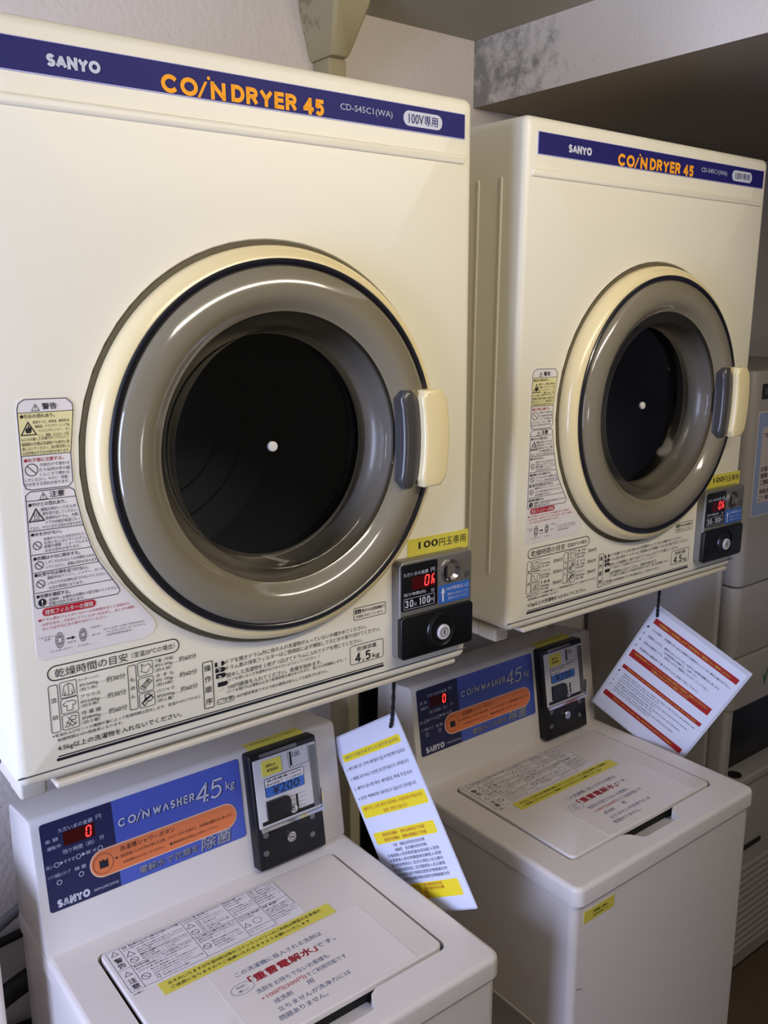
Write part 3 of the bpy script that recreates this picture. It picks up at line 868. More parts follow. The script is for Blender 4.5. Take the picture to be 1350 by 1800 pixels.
# coin unit at the lower right of the front
b = D()
CB = FP.lifted(0.017)
b.rplate(FP, -0.1300, -0.6935, -0.0070, -0.5620, 0.007, -0.001, 0.0170, 'brushed_silver', 0.0028)
b.circ(CB, -0.0163, -0.5957, 0.0048, 0.0004, 'dull_metal')
cu_ = b.build('coin_unit', dryer, label='silver coin unit with display and lock')
b = D()
b.rplate(CB, -0.1285, -0.6270, -0.0685, -0.5658, 0.0035, -0.001, 0.0008, 'black_plastic', 0.0004)
b.rplate(CB, -0.1115, -0.6010, -0.0728, -0.5835, 0.001, 0, 0.0011, 'red_window')
W_ = 'silver_print'
b.txt(CB, 'ただいまの金額', -0.1252, -0.0849, -0.5788, 0.0052, W_, 0, 0.0012)
b.txt(CB, '円', -0.0803, -0.0738, -0.5786, 0.0058, W_, 0, 0.0012)
b.txt(CB, '残り時間(約)', -0.1248, -0.0886, -0.6056, 0.0052, W_, 0, 0.0012)
b.txt(CB, '分', -0.0801, -0.0738, -0.6061, 0.0054, W_, 0, 0.0012)
b.outline(CB, [(-0.1246, -0.6245), (-0.0742, -0.6245), (-0.0742, -0.6106), (-0.1246, -0.6106)], 0.0005, 0.0012, W_)
b.sans(CB, '30', -0.1230, -0.1094, -0.6175, 0.0098, W_, 0.0017, 0.0012)
b.txt(CB, '分', -0.1084, -0.1035, -0.6196, 0.0046, W_, 0, 0.0012)
b.sans(CB, '100', -0.0994, -0.0815, -0.6173, 0.0098, W_, 0.0017, 0.0012)
b.txt(CB, '円', -0.0805, -0.0754, -0.6190, 0.0048, W_, 0, 0.0012)
seven(b, CB, -0.0868, -0.5909, 0.0060, 0.0128, 0.0013, 'led_red')
seven(b, CB, -0.0765, -0.5912, 0.0036, 0.0128, 0.0013, 'led_red', segs='aefgc')
b.build('display', cu_, label='black display with red digits')
b = D()
b.rplate(CB, -0.1308, -0.6912, -0.0080, -0.6330, 0.006, -0.004, 0.0042, 'black_plastic', 0.0018)
b.lathe(CB, -0.0645, -0.6618, [(0.0245, 0.0040), (0.0236, 0.0062), (0.0215, 0.0066), (0.0185, 0.0045), (0.0160, 0.0044)], 'black_plastic', 48, False, True)
b.build('cash_drawer', cu_, label='black cash drawer')
b = D()
b.lathe(CB, -0.0612, -0.6658, [(0.0105, 0.0040), (0.0103, 0.0062), (0.0092, 0.0072), (0.0060, 0.0068), (0.0002, 0.0068)], 'face_silver', 32)
b.ring(CB, -0.0612, -0.6658, 0.0058, 0.0009, 0.0074, 'dull_metal')
b.rplate(CB, -0.0620, -0.6690, -0.0604, -0.6626, 0.0006, 0.0060, 0.0075, 'dark')
b.build('lock', cu_, label='chrome lock')
b = D()
b.lathe(CB, -0.0465, -0.5850, [(0.0150, 0.0), (0.0148, 0.0030), (0.0136, 0.0036), (0.0118, 0.0020), (0.0085, -0.0006), (0.0002, -0.0010)], 'chrome', 40)
b.rplate(CB, -0.0560, -0.5950, -0.0545, -0.5770, 0.0006, 0.0, 0.0042, 'dark')
b.build('coin_slot', cu_, label='round chrome coin slot')
b = D()
b.rplate(CB, -0.0662, -0.6285, -0.0122, -0.6035, 0.0025, 0, 0.0007, 'label_blue')
b.poly(CB, [(-0.0606, -0.6256), (-0.0576, -0.6256), (-0.0576, -0.6140), (-0.0553, -0.6140), (-0.0591, -0.6062), (-0.0629, -0.6140), (-0.0606, -0.6140)], 0.0010, 'silver_print')
b.txt(CB, '100円硬貨投入口', -0.0538, -0.0143, -0.6096, 0.0052, 'silver_print', 0, 0.0011)
b.txt(CB, '硬貨を入れるとドアが', -0.0512, -0.0150, -0.6174, 0.0035, 'silver_print', 0, 0.0011)
b.txt(CB, '運転中入れてください', -0.0504, -0.0160, -0.6231, 0.0035, 'silver_print', 0, 0.0011)
b.build('coin_label', cu_, label='blue coin slot label with a white arrow')
b = D()
b.rplate(FP, -0.1045, -0.5640, -0.0002, -0.5390, 0.0004, 0, 0.0007, 'yellow_tape')
b.txt(FP, '100', -0.0864, -0.0541, -0.5490, 0.0090, 'black_print', 0.05, 0.0011)
b.txt(FP, '円玉専用', -0.0518, -0.0048, -0.5500, 0.0112, 'black_print', 0.0, 0.0011)
b.build('price_note', dryer, label='yellow paper note')

dryer2 = dup(dryer, (0.40832, 0.27462, -0.72748 + ZF), 'cream coin dryer behind, beside the grey cabinet, its whole left side showing', R2)

# ------------------------------------------------------------------ stands under the dryers
SB = (-0.30, 0.26, -1.96)
stand = thing('dryer_stand', 'beige steel rail frame carrying the front dryer', 'stand', (-0.30, 0.26, 0), None, 'steel stands under the dryers')
def S():
    return MB(SB)
RT, RB = -0.7278, -0.7495
b = S(); b.rplate(Plane((0, 0.006, 0), (1, 0, 0), (0, 0, 1)), -0.5632, -0.7325, -0.012, -0.7255, 0.003, -0.055, 0.002, 'stand_paint', 0.002); b.build('front_rail', stand)
for x, x2 in ((-0.5910, -0.565), (-0.030, 0.008)):
    b = S(); b.box(x, 0.0735, RB, x2, 0.500, RT, 'stand_paint', 0.003); b.build('side_rail', stand)
for x, x2 in ((-0.5920, -0.5635), (-0.032, 0.009)):
    b = S(); b.box(x, 0.034, RB - 0.0005, x2, 0.0730, RT, 'stand_paint', 0.004); b.build('corner_cap', stand)
for x in (-0.5910, -0.0330):
    b = S(); b.box(x, 0.425, -1.96, x + 0.024, 0.490, RB, 'post_paint', 0.003); b.build('post', stand)
b = S(); b.box(-0.5645, 0.474, RB, -0.0305, 0.498, RT, 'stand_paint', 0.003); b.build('rear_rail', stand)
b = S(); b.lathe(Plane((-0.5910, 0.110, -0.7330), (0, -1, 0), (0, 0, 1)), 0, 0, [(0.0050, 0), (0.0046, 0.003), (0.0002, 0.0045)], 'dull_metal', 16); b.build('screw', stand)
dup(stand, (-0.30 + 0.7106, 0.26 + 0.0235, 0), 'beige steel rail frame carrying the rear dryer')
# ------------------------------------------------------------------ coin washers
ZT = -1.1507
WB = (-0.254, 0.18, -1.96)
washer = thing('coin_washer', 'top-loading coin washer in front, its lid cut by the bottom of the view', 'washing machine',
               (-0.254, 0.18, 0), None, 'top-loading coin washers')
def Wm():
    return MB(WB)
TOP = Plane((0, 0, ZT), (1, 0, 0), (0, 1, 0))
XL, XR, YF, YB = -0.5132, 0.0051, -0.0856, 0.455
b = Wm()
b.rplate(TOP, XL + 0.0025, YF + 0.008, XR - 0.0025, YB - 0.006, 0.014, -0.3043, -0.0345, 'washer_paint')
# below that the left side steps in, leaving a grip ledge
P_ = rr(XL + 0.0025, YF + 0.008, XR - 0.0025, YB - 0.006, 0.014)
P_ = P_[:14] + [(XL + 0.034, YB - 0.006), (XL + 0.034, 0.003), (XL + 0.026, -0.005), (XL + 0.0025, -0.005)] + P_[21:]
b.prism(TOP, P_, -0.800, -0.3043, 'washer_paint')
b.rplate(Plane((XL + 0.0025, 0, 0), (0, -1, 0), (0, 0, 1)), -(YB - 0.01), -1.4560, 0.004, -1.4525, 0.0005, -0.001, 0.0016, 'washer_paint')
b.rplate(TOP, XL + 0.016, YF + 0.016, XR - 0.016, YB - 0.012, 0.012, -0.036, -0.030, 'dark')
FW = Plane((0, YF + 0.008, 0), (1, 0, 0), (0, 0, 1))
# scuffs on the front
b.poly(FW, [(-0.4975, -1.3420), (-0.4820, -1.3475), (-0.4800, -1.3490), (-0.4965, -1.3440)], 0.0004, 'grey_print')
b.poly(FW, [(-0.4985, -1.3290), (-0.4830, -1.3312), (-0.4830, -1.3316), (-0.4985, -1.3298)], 0.0004, 'stand_paint')
b.build('body', washer)
# skirt recess near the floor
b = Wm(); b.rplate(TOP, XL + 0.020, YF + 0.022, XR - 0.020, YB - 0.02, 0.012, -0.8093, -0.798, 'black_plastic'); b.build('foot_plinth', washer)

# deck with the lid opening
LX0, LX1, LY0, LY1 = -0.4570, -0.0470, -0.0262, 0.2690
def hole(i):
    P = rr(LX0 + i, LY0 + i, LX1 - i, LY1 - i, 0.013, 6)
    # splice the finger scoop into the front edge (between last corner and first corner)
    return P
scoop = [(-0.330, LY0), (-0.318, LY0 - 0.006), (-0.302, -0.0535), (-0.296, -0.0560), (-0.206, -0.0560), (-0.200, -0.0535), (-0.190, LY0 - 0.006), (-0.178, LY0)]
hp = scoop + hole(0)
b = Wm()
outer = rr(XL + 0.008, YF + 0.008, XR - 0.008, YB - 0.008, 0.010, 6)
vs = [Vector((a, c, 0)) for a, c in outer + hp]
tris = tessellate_polygon([vs[:len(outer)], vs[len(outer):]])
b.add([TOP(p.x, p.y, 0) for p in vs], [tuple(t) for t in tris], 'washer_paint')
rings = []
for k in range(5):
    t = math.pi / 2 * k / 4
    i = 0.008 * (1 - math.sin(t))
    rings.append([TOP(a, c, -0.008 * (1 - math.cos(t))) for a, c in rr(XL + i, YF + i, XR - i, YB - i, 0.018 - i, 6)])
rings.append([TOP(a, c, -0.032) for a, c in rr(XL, YF, XR, YB, 0.018, 6)])
b.loft(rings, 'washer_paint', False, True)
b.loft([[TOP(a, c, 0) for a, c in hp], [TOP(a, c, -0.028) for a, c in hp]], 'washer_paint', False, False)
b.add([TOP(a, c, -0.028) for a, c in hp], [tuple(range(len(hp)))], 'washer_paint')
# sloping floor of the finger scoop
b.add([TOP(-0.300, -0.0555, -0.004), TOP(-0.202, -0.0555, -0.004), TOP(-0.186, -0.0270, -0.022), TOP(-0.322, -0.0270, -0.022), TOP(-0.186, -0.0100, -0.027), TOP(-0.322, -0.0100, -0.027)], [(0, 1, 2, 3), (3, 2, 4, 5)], 'washer_paint')
o = b.build('top_cover', washer, ang=0.5)

# lid with its sticker, tape and notice
b = Wm()
b.rplate(TOP, LX0 + 0.0052, LY0 + 0.0046, LX1 - 0.0046, LY1 - 0.0028, 0.0110, -0.0060, 0.0030, 'washer_paint', 0.0026)
b.rplate(TOP, LX0 + 0.010, LY0 + 0.010, LX1 - 0.008, LY1 - 0.008, 0.008, -0.0275, -0.0058, 'dark')
lid = b.build('lid', washer)
LT = TOP.lifted(0.0031)
b = Wm()
sx0, sx1, sy0, sy1 = -0.4462, -0.1696, 0.1630, 0.2610
b.rplate(LT, sx0, sy0, sx1, sy1, 0.001, 0, 0.0004, 'white_sticker')
K = 'black_print'
def cell(x0, y0, x1, y1):
    b.outline(LT, [(x0, y0), (x1, y0), (x1, y1), (x0, y1)], 0.0006, 0.0006, K)
X = [sx0 + .001, -0.4255, -0.3310, -0.2900, -0.2620, -0.2180, -0.1710]
cell(X[0], 0.2140, X[1], 0.2595); cell(X[0], 0.1650, X[1], 0.2140)
for y, s in ((0.2480, '警告'), (0.1985, '注意')):
    b.tri(LT, -0.4350, y + 0.004, 0.0100, 0.0006, K, 0.0009)
    for k, ch in enumerate(s):
        b.txt(LT, ch, -0.4405, -0.4295, y - 0.0125 - k * 0.0125, 0.0105, K, 0.03, 0.0006)
cell(X[1], 0.2140, X[2], 0.2595); cell(X[1], 0.1650, X[2], 0.2140)
cell(X[2], 0.2140, X[4], 0.2595); cell(X[4], 0.2140, X[5], 0.2595); cell(X[2], 0.1650, X[4], 0.2140); cell(X[4], 0.1650, X[5], 0.2140); cell(X[5], 0.2140, X[6], 0.2595); cell(X[5], 0.1900, X[6], 0.2140)
small = ['洗濯・脱水槽が止まるまでは槽の中の衣類などに手を触れないでください。', 'ゆるい回転でも衣類が手に巻きつき、けがをする恐れがあります。', '運転中に洗濯機の下に手や足を入れないでください。', '防水性の衣類・シート・マットは洗わないでください。', '脱水中に異常振動して、けがの原因になります。', 'ふたの上に重い物を置かないでください。', '火気や引火物を近づけないでください。', '灯油・ガソリン・ベンジン・シンナーなどの付着した衣類は入れないでください。']
def para(x0, x1, y1, n, h, pitch, k0, head=True):
    for i in range(n):
        s = small[(k0 + i) % len(small)]
        full_ = max(6, int((x1 - x0) / h * 1.0))
        s = s[:full_] if i < n - 1 else s[:max(4, int(full_ * 0.7))]
        b.txt(LT, s, x0, x0 + min(x1 - x0, len(s) * h * 1.02), y1 - i * pitch, h * (1.25 if head and i == 0 else 1.0), K, 0.02 if head and i == 0 else 0, 0.0006)
para(X[1] + .003, X[2] - .002, 0.2560, 2, 0.0034, 0.0056, 0)
b.tri(LT, -0.4165, 0.2395, 0.012, 0.0006, K, 0.0009); para(-0.4060, X[2] - .003, 0.2440, 3, 0.0032, 0.0050, 1, False)
b.ban(LT, -0.4165, 0.2235, 0.0055, 0.0006, K, 0.0009); para(-0.4060, X[2] - .003, 0.2285, 3, 0.0032, 0.0050, 2)
para(X[1] + .003, X[2] - .002, 0.2100, 3, 0.0036, 0.0060, 3)
b.ban(LT, -0.4165, 0.1830, 0.0060, 0.0006, K, 0.0009); para(-0.4060, X[2] - .003, 0.1915, 5, 0.0032, 0.0052, 4, False)
para(X[2] + .003, X[4] - .002, 0.2560, 2, 0.0034, 0.0056, 5)
b.tri(LT, -0.3225, 0.2410, 0.011, 0.0006, K, 0.0009); para(-0.3130, X[4] - .003, 0.2445, 3, 0.0032, 0.0050, 6, False)
b.ban(LT, -0.3225, 0.2235, 0.0055, 0.0006, K, 0.0009); para(-0.3130, X[4] - .003, 0.2285, 3, 0.0032, 0.0050, 7, False)
para(X[2] + .003, X[4] - .002, 0.2100, 3, 0.0034, 0.0056, 1)
b.ban(LT, -0.3225, 0.1850, 0.0055, 0.0006, K, 0.0009); para(-0.3130, X[4] - .003, 0.1905, 4, 0.0032, 0.0052, 2, False)
para(X[4] + .002, X[5] - .002, 0.2560, 3, 0.0034, 0.0056, 3); para(X[4] + .002, X[5] - .002, 0.2370, 4, 0.0030, 0.0052, 4, False)
para(X[4] + .002, X[5] - .002, 0.2100, 2, 0.0034, 0.0056, 5)
b.tri(LT, -0.2550, 0.1900, 0.010, 0.0006, K, 0.0008); b.ring(LT, -0.2370, 0.1910, 0.0065, 0.0006, 0.0006, K); para(X[4] + .002, X[5] - .002, 0.1775, 2, 0.0030, 0.0052, 6, False)
para(X[5] + .002, X[6] - .002, 0.2560, 7, 0.0034, 0.0056, 7)
para(X[5] + .002, X[6] - .002, 0.2105, 1, 0.0036, 0.0056, 0); b.ban(LT, -0.2100, 0.1985, 0.0050, 0.0006, K, 0.0008); para(-0.2030, X[6] - .002, 0.2030, 3, 0.0030, 0.0048, 2, False)
para(X[5] + .002, X[6] - .002, 0.1850, 3, 0.0030, 0.0050, 4, False)
b.txt(LT, 'お願い', -0.4440, -0.4290, 0.1600, 0.0034, K, 0, 0.0003)
b.build('safety_label', lid, label='white grid sticker of safety notes')
b = Wm()
b.rplate(LT, -0.4110, 0.1335, -0.1325, 0.1585, 0.0003, 0.0004, 0.0009, 'yellow_tape')
b.txt(LT, 'おそれいりますが午前0時以降のコインランドリーのご利用は隣室のお客様の', -0.3985, -0.1500, 0.1508, 0.0066, K, 0.01, 0.0012)
b.txt(LT, 'ご迷惑になりますのでご遠慮いただきますようお願いいたします', -0.3985, -0.1760, 0.1410, 0.0062, K, 0.01, 0.0012)
b.build('notice_tape', lid, label='yellow notice tape')
b = Wm()
b.rplate(LT, -0.352, -0.018, -0.098, 0.128, 0.001, 0, 0.0004, 'lid_paper')
B_, Rd = 'blue_print', 'red_print'
q = 0.0007
b.txt(LT, 'この洗濯機に投入される洗剤は', -0.3199, -0.1780, 0.1075, 0.0092, B_, 0, q)
b.txt(LT, '「重曹電解水」', -0.3090, -0.2010, 0.0870, 0.0150, Rd, 0.05, q)
b.txt(LT, 'です。', -0.1995, -0.1670, 0.0870, 0.0090, B_, 0, q)
b.txt(LT, '洗剤をお持ちでないお客様も', -0.3122, -0.1959, 0.0623, 0.0092, B_, 0, q)
b.txt(LT, '+100円(300円)', -0.3131, -0.2430, 0.0470, 0.0092, Rd, 0, q)
b.txt(LT, 'でご利用可能です', -0.2420, -0.1759, 0.0472, 0.0088, B_, 0, q)
b.txt(LT, '成洗剤', -0.3020, -0.2740, 0.0330, 0.0088, B_, 0, q)
b.txt(LT, '用', -0.2490, -0.2390, 0.0345, 0.0088, B_, 0, q)
b.txt(LT, '立ちませんが洗浄力には', -0.3056, -0.1898, 0.0174, 0.0088, B_, 0, q)
b.txt(LT, '問題ありません。', -0.3115, -0.2377, 0.0028, 0.0088, B_, 0, q)
b.ring(LT, -0.3230, 0.0805, 0.0170, 0.0006, q, B_, 32, 0.0105)
b.line(LT, (-0.3085, 0.0850), (-0.2980, 0.0905), 0.0006, q, B_)
b.txt(LT, '地球に', -0.3310, -0.3150, 0.0843, 0.0042, B_, 0, q)
b.txt(LT, '優しい', -0.3310, -0.3150, 0.0765, 0.0042, B_, 0, q)
b.build('lid_notice', lid, label='clear-edged notice with blue and red writing')

# slanted console
b = Wm()
YB0 = 0.3045
cs = [(YB0, ZT - 0.002), (0.3105, ZT + 0.040), (0.3330, -0.9590), (0.3350, -0.9535), (0.3390, -0.9505), (0.3460, -0.9505), (0.4300, -0.9640), (0.4360, -0.9680), (0.4420, ZT - 0.002)]
d_ = Vector((0, 0.0295, 0.1989))
CP = Plane((0, YB0, ZT), (1, 0, 0), (0, 0.0295, 0.1989))
cs = [(YB0, ZT - 0.002), (0.33230, -0.9632), (0.33330, -0.9572), (0.33600, -0.9530), (0.34050, -0.9507), (0.34700, -0.9510), (0.4300, -0.9640), (0.4360, -0.9680), (0.4420, ZT - 0.002)]
cy_, cz_ = 0.385, -1.05
def cr(x, i):
    return [(x, y + (cy_ - y) * i, z + (cz_ - z) * i) for y, z in cs]
b.loft([cr(XL + 0.0005, 0.05), cr(XL + 0.0020, 0.015), cr(XL + 0.0060, 0.0), cr(XR - 0.0040, 0.0), cr(XR - 0.0000, 0.015), cr(XR + 0.0015, 0.05)], 'console_paint', True, True)
b.build('console', washer)

# blue operating panel
b = Wm()
px0, px1, ps0, ps1, psp = -0.4997, -0.1838, 0.0635, 0.1942, -0.3955
nav = [(a, c) for a, c in rr(px0, ps0, psp + 0.02, ps1, 0.004) if a < psp] 
b.rplate(CP, px0, ps0, px1, ps1, 0.0045, 0, 0.0008, 'panel_blue')
P_ = rr(px0, ps0, psp + 0.01, ps1, 0.0045)
P_ = [(min(a, psp), c) for a, c in P_]
b.prism(CP, P_, 0, 0.0010, 'panel_navy')
q = 0.0014
Sl = 'silver_print'
b.txt(CP, 'ただいまの金額', -0.4745, -0.4251, 0.1780, 0.0066, Sl, 0, q)
b.txt(CP, '円', -0.4198, -0.4122, 0.1790, 0.0066, Sl, 0, q)
b.txt(CP, '金 額', -0.4948, -0.4760, 0.1674, 0.0052, Sl, 0, q)
b.txt(CP, '運転中', -0.4930, -0.4735, 0.1565, 0.0056, Sl, 0, q)
b.txt(CP, '残り時間（約）', -0.4720, -0.4265, 0.1450, 0.0070, Sl, 0, q)
b.txt(CP, '分', -0.4185, -0.4113, 0.1473, 0.0066, Sl, 0, q)
b.txt(CP, '洗い', -0.4980, -0.4875, 0.1300, 0.0056, Sl, 0, q)
b.txt(CP, '▶すすぎ', -0.4775, -0.4563, 0.1310, 0.0056, Sl, 0, q)
b.txt(CP, '▶脱 水', -0.4460, -0.4240, 0.1322, 0.0056, Sl, 0, q)
b.txt(CP, 'ソフト剤投入ランプ', -0.4975, -0.4650, 0.1150, 0.0056, Sl, 0, q)
b.txt(CP, '除 菌', -0.4585, -0.4425, 0.1145, 0.0056, Sl, 0, q)
for x, s in ((-0.4826, 0.1303), (-0.4512, 0.1311), (-0.4191, 0.1319), (-0.4505, 0.1042), (-0.4822, 0.1040)):
    b.ring(CP, x, s, 0.0033, 0.0009, q, Sl, 24)
b.sans(CP, 'SANYO', -0.4890, -0.4417, 0.0735, 0.0118, Sl, 0.0034, q, gap=0.03)
b.txt(CP, 'ASW-J45C(WA)', -0.4360, -0.3986, 0.0722, 0.0050, Sl, 0, q)
def shadowed(s, x0, x1, c, h, bold, sh):
    b.txt(CP, s, x0 + 0.0012, x1 + 0.0012, c - 0.0010, h, 'panel_navy', bold, q, sh)
    b.txt(CP, s, x0, x1, c, h, Sl, bold, q + 0.0004, sh)
def shadow_sans(s, x0, x1, c, h, th, sh):
    b.sans(CP, s, x0 + 0.0012, x1 + 0.0012, c - 0.0010, h, 'panel_navy', th, q, sh)
    b.sans(CP, s, x0, x1, c, h, Sl, th, q + 0.0004, sh)
shadow_sans('CO', -0.3889, -0.3610, 0.1585, 0.0125, 0.0024, 0.1)
for dx, dy, m_, ll in ((0.0012, -0.0010, 'panel_navy', q), (0, 0, Sl, q + 0.0004)):
    b.poly(CP, [(-0.3620 + dx, 0.1515 + dy), (-0.3600 + dx, 0.1515 + dy), (-0.3530 + dx, 0.1640 + dy), (-0.3552 + dx, 0.1640 + dy)], ll, m_)
    b.circ(CP, -0.3520 + dx, 0.1668 + dy, 0.0014, ll, m_, 12)
shadow_sans('N', -0.3510, -0.3395, 0.1585, 0.0125, 0.0024, 0.1)
shadow_sans('WVSHER', -0.3340, -0.2656, 0.1585, 0.0125, 0.0024, 0.1)
shadow_sans('4', -0.2620, -0.2400, 0.1590, 0.0300, 0.0034, 0.22)
shadow_sans('.', -0.2432, -0.2400, 0.1590, 0.0300, 0.0032, 0.22)
shadow_sans('5', -0.2375, -0.2175, 0.1590, 0.0300, 0.0034, 0.22)
shadowed('kg', -0.2110, -0.1950, 0.1555, 0.0170, 0.0, 0.12)
shadowed('電解水で衣類を', -0.3658, -0.2690, 0.0760, 0.0110, 0.015, 0.15)
shadowed('除菌', -0.2625, -0.2116, 0.0775, 0.0200, 0.025, 0.15)
pan = b.build('control_panel', washer, label='blue operating panel with an orange button bar')
b = Wm()
b.rplate(CP, -0.4690, 0.1530, -0.4235, 0.1735, 0.001, 0.0008, 0.0012, 'red_window')
seven(b, CP, -0.4325, 0.1632, 0.0064, 0.0150, 0.0016, 'led_red')
b.build('display', pan, label='red digit display showing 0')
b = Wm()
b.rplate(CP, -0.4375, 0.0870, -0.1972, 0.1290, 0.0205, 0.0008, 0.0016, 'orange_edge')
b.rplate(CP, -0.4355, 0.0890, -0.1992, 0.1270, 0.0190, 0.0008, 0.0021, 'panel_orange')
q = 0.0024
b.ring(CP, -0.4177, 0.1078, 0.0150, 0.0006, q, K)
b.poly(CP, [(-0.4235, 0.1010), (-0.4105, 0.1010), (-0.4105, 0.1135), (-0.4150, 0.1110), (-0.4175, 0.1145), (-0.4200, 0.1120), (-0.4235, 0.1140)], q, K)
b.txt(CP, '洗濯槽シャワーボタン', -0.3912, -0.3039, 0.1195, 0.0082, K, 0, q)
b.txt(CP, '◀・前回洗濯した人の汚れが気になる時、シャワーボタンを押すと、30秒間洗濯槽を洗い流します。', -0.4000, -0.2049, 0.1088, 0.0054, K, 0, q)
b.txt(CP, '※洗濯物は入れないでください。　■連続使用は30回以上お控えください。', -0.3890, -0.2320, 0.0985, 0.0044, K, 0, q)
b.build('shower_button', pan, label='long orange button bar')

# yellow note folded over the console's top edge
b = Wm()
b.poly(CP, [(-0.1640, 0.1880), (-0.0578, 0.1880), (-0.0578, 0.1915), (-0.1640, 0.1915)], 0.0006, 'yellow_tape')
prof = [(0.33235, -0.9628), (0.33330, -0.9572), (0.33600, -0.9530), (0.34050, -0.9507), (0.34700, -0.9510), (0.36000, -0.9531)]
prof = [CP(0, 0.1900, 0.0006)[1:]] + [(y - 0.0006, z + 0.0006) for y, z in prof]
b.loft([[(-0.1640, y, z) for y, z in prof], [(-0.0578, y, z) for y, z in prof]], 'yellow_tape', False, False, False)
NP = Plane((0, 0.3405, -0.9501), (1, 0, 0), (0, 0.0195, -0.0024))
b.txt(NP, '洗剤自動投入コース専用', -0.1540, -0.0730, 0.0065, 0.0040, K, 0.02, 0.0005)
b.txt(CP, '洗剤は入れなくてください', -0.1480, -0.0700, 0.1935, 0.0042, K, 0.01, 0.0012)
b.build('price_note', washer, label='yellow note on the top edge')

# coin acceptor box
b = Wm()
AL = 0.022
AP = CP.lifted(AL)
b.rplate(CP, -0.1760, 0.0035, -0.0470, 0.2000, 0.005, 0, AL, 'black_metal', 0.004)
b.rplate(AP, -0.1660, 0.0100, -0.0600, 0.0720, 0.003, 0, 0.0012, 'black_metal', 0.0008)
b.rplate(AP, -0.1570, 0.1915, -0.0860, 0.1975, 0.0015, 0, 0.0008, 'dull_metal')
b.rplate(AP, -0.0490, 0.0140, -0.0470, 0.1900, 0.0005, 0, 0.0012, 'black_metal') if False else None
acc = b.build('coin_acceptor', washer, label='black coin acceptor with chrome face')
b = Wm()
b.rplate(AP, -0.1700, 0.0735, -0.0505, 0.1895, 0.002, -0.0006, 0.0010, 'face_silver', 0.0006)
b.rplate(AP, -0.0640, 0.0790, -0.0520, 0.1850, 0.002, 0, 0.0016, 'dull_metal')
b.prism(AP, [(-0.1700, 0.0705), (-0.0490, 0.0705), (-0.0490, 0.0760), (-0.1700, 0.0760)], -0.001, 0.0075, 'chrome')
b.rplate(AP, -0.1640, 0.0785, -0.0560, 0.0850, 0.0005, 0.0, 0.0014, 'black_metal')
b.prism(AP, [(-0.0520, 0.0740), (-0.0490, 0.0740), (-0.0490, 0.1080), (-0.0505, 0.1080)], -0.001, 0.0070, 'chrome')
for x, s, h_ in ((-0.1003, 0.1740, 0.024), (-0.0958, 0.0985, 0.027)):
    b.rplate(AP, x - 0.0017, s - h_ / 2, x + 0.0017, s + h_ / 2, 0.0008, 0, 0.0016, 'dark')
b.txt(AP, '100', -0.0960, -0.0830, 0.1790, 0.0090, 'grey_print', 0, 0.0014)
b.outline(AP, [(-0.1060, 0.1890), (-0.1040, 0.1590), (-0.0660, 0.1590), (-0.0660, 0.1890)], 0.0006, 0.0014, 'grey_print', False)
for k in range(4):
    b.line(AP, (-0.1100 + k * .001, 0.1110 - k * .007), (-0.0800, 0.1110 - k * .007), 0.0005, 0.0014, 'grey_print')
b.lathe(AP, -0.1045, 0.0890, [(0.0070, 0.001), (0.0066, 0.0045), (0.0040, 0.0060), (0.0002, 0.0062)], 'chrome', 24)
b.build('face_plate', acc, label='chrome face with two coin slots')
b = Wm()
b.rplate(AP, -0.1530, 0.1230, -0.0788, 0.1545, 0.003, 0.001, 0.0020, 'black_print')
b.rplate(AP, -0.1522, 0.1238, -0.0796, 0.1440, 0.0015, 0.001, 0.0023, 'label_blue')
b.rplate(AP, -0.1522, 0.1405, -0.0796, 0.1537, 0.0015, 0.001, 0.0024, 'white_sticker')
b.txt(AP, '使用硬貨100円', -0.1500, -0.0840, 0.1500, 0.0040, K, 0.02, 0.0027)
b.txt(AP, 'INSERT COINS!', -0.1500, -0.0825, 0.1438, 0.0036, K, 0.01, 0.0027)
b.txt(AP, '¥200', -0.1405, -0.0890, 0.1325, 0.0150, K, 0.0, 0.0027, 0.1)
b.build('price_plate', acc, label='blue and white 200 yen plate')
b = Wm()
b.rplate(AP, -0.1555, 0.1590, -0.1185, 0.1850, 0.003, 0.001, 0.0018, 'yellow_tape')
b.txt(AP, '洗剤込み', -0.1480, -0.1300, 0.1755, 0.0052, K, 0.01, 0.0022)
b.txt(AP, '¥300', -0.1470, -0.1265, 0.1675, 0.0052, K, 0.01, 0.0022)
b.build('price_sticker', acc, label='yellow 300 yen sticker')
b = Wm()
b.prism(AP, [(-0.1540, 0.0870), (-0.1120, 0.0870), (-0.1100, 0.0940), (-0.1095, 0.1080), (-0.1125, 0.1150), (-0.1200, 0.1175), (-0.1540, 0.1175)], 0.0, 0.0060, 'black_plastic')
b.build('return_cup', acc, label='black coin return cup')
b = Wm()
b.lathe(AP, -0.1165, 0.0465, [(0.0088, 0.0), (0.0085, 0.0075), (0.0074, 0.0085), (0.0002, 0.0085)], 'chrome', 28)
b.ring(AP, -0.1165, 0.0465, 0.0052, 0.0008, 0.0088, 'dull_metal')
b.rplate(AP, -0.1195, 0.0459, -0.1135, 0.0473, 0.0004, 0.0080, 0.0089, 'dark')
b.build('lock', acc, label='chrome lock')
for x, s in ((-0.0712, 0.0640), (-0.0738, 0.0337), (-0.1608, 0.0630), (-0.1632, 0.0330)):
    b = Wm(); b.lathe(AP, x, s, [(0.0052, 0.0005), (0.0048, 0.0030), (0.0025, 0.0040), (0.0002, 0.0042)], 'dull_metal', 20); b.build('bolt', acc)

washer2 = dup(washer, (-0.254 + 0.7106, 0.18 + 0.0242, 0), 'top-loading coin washer behind, beside the grey cabinet, its whole lid in view')
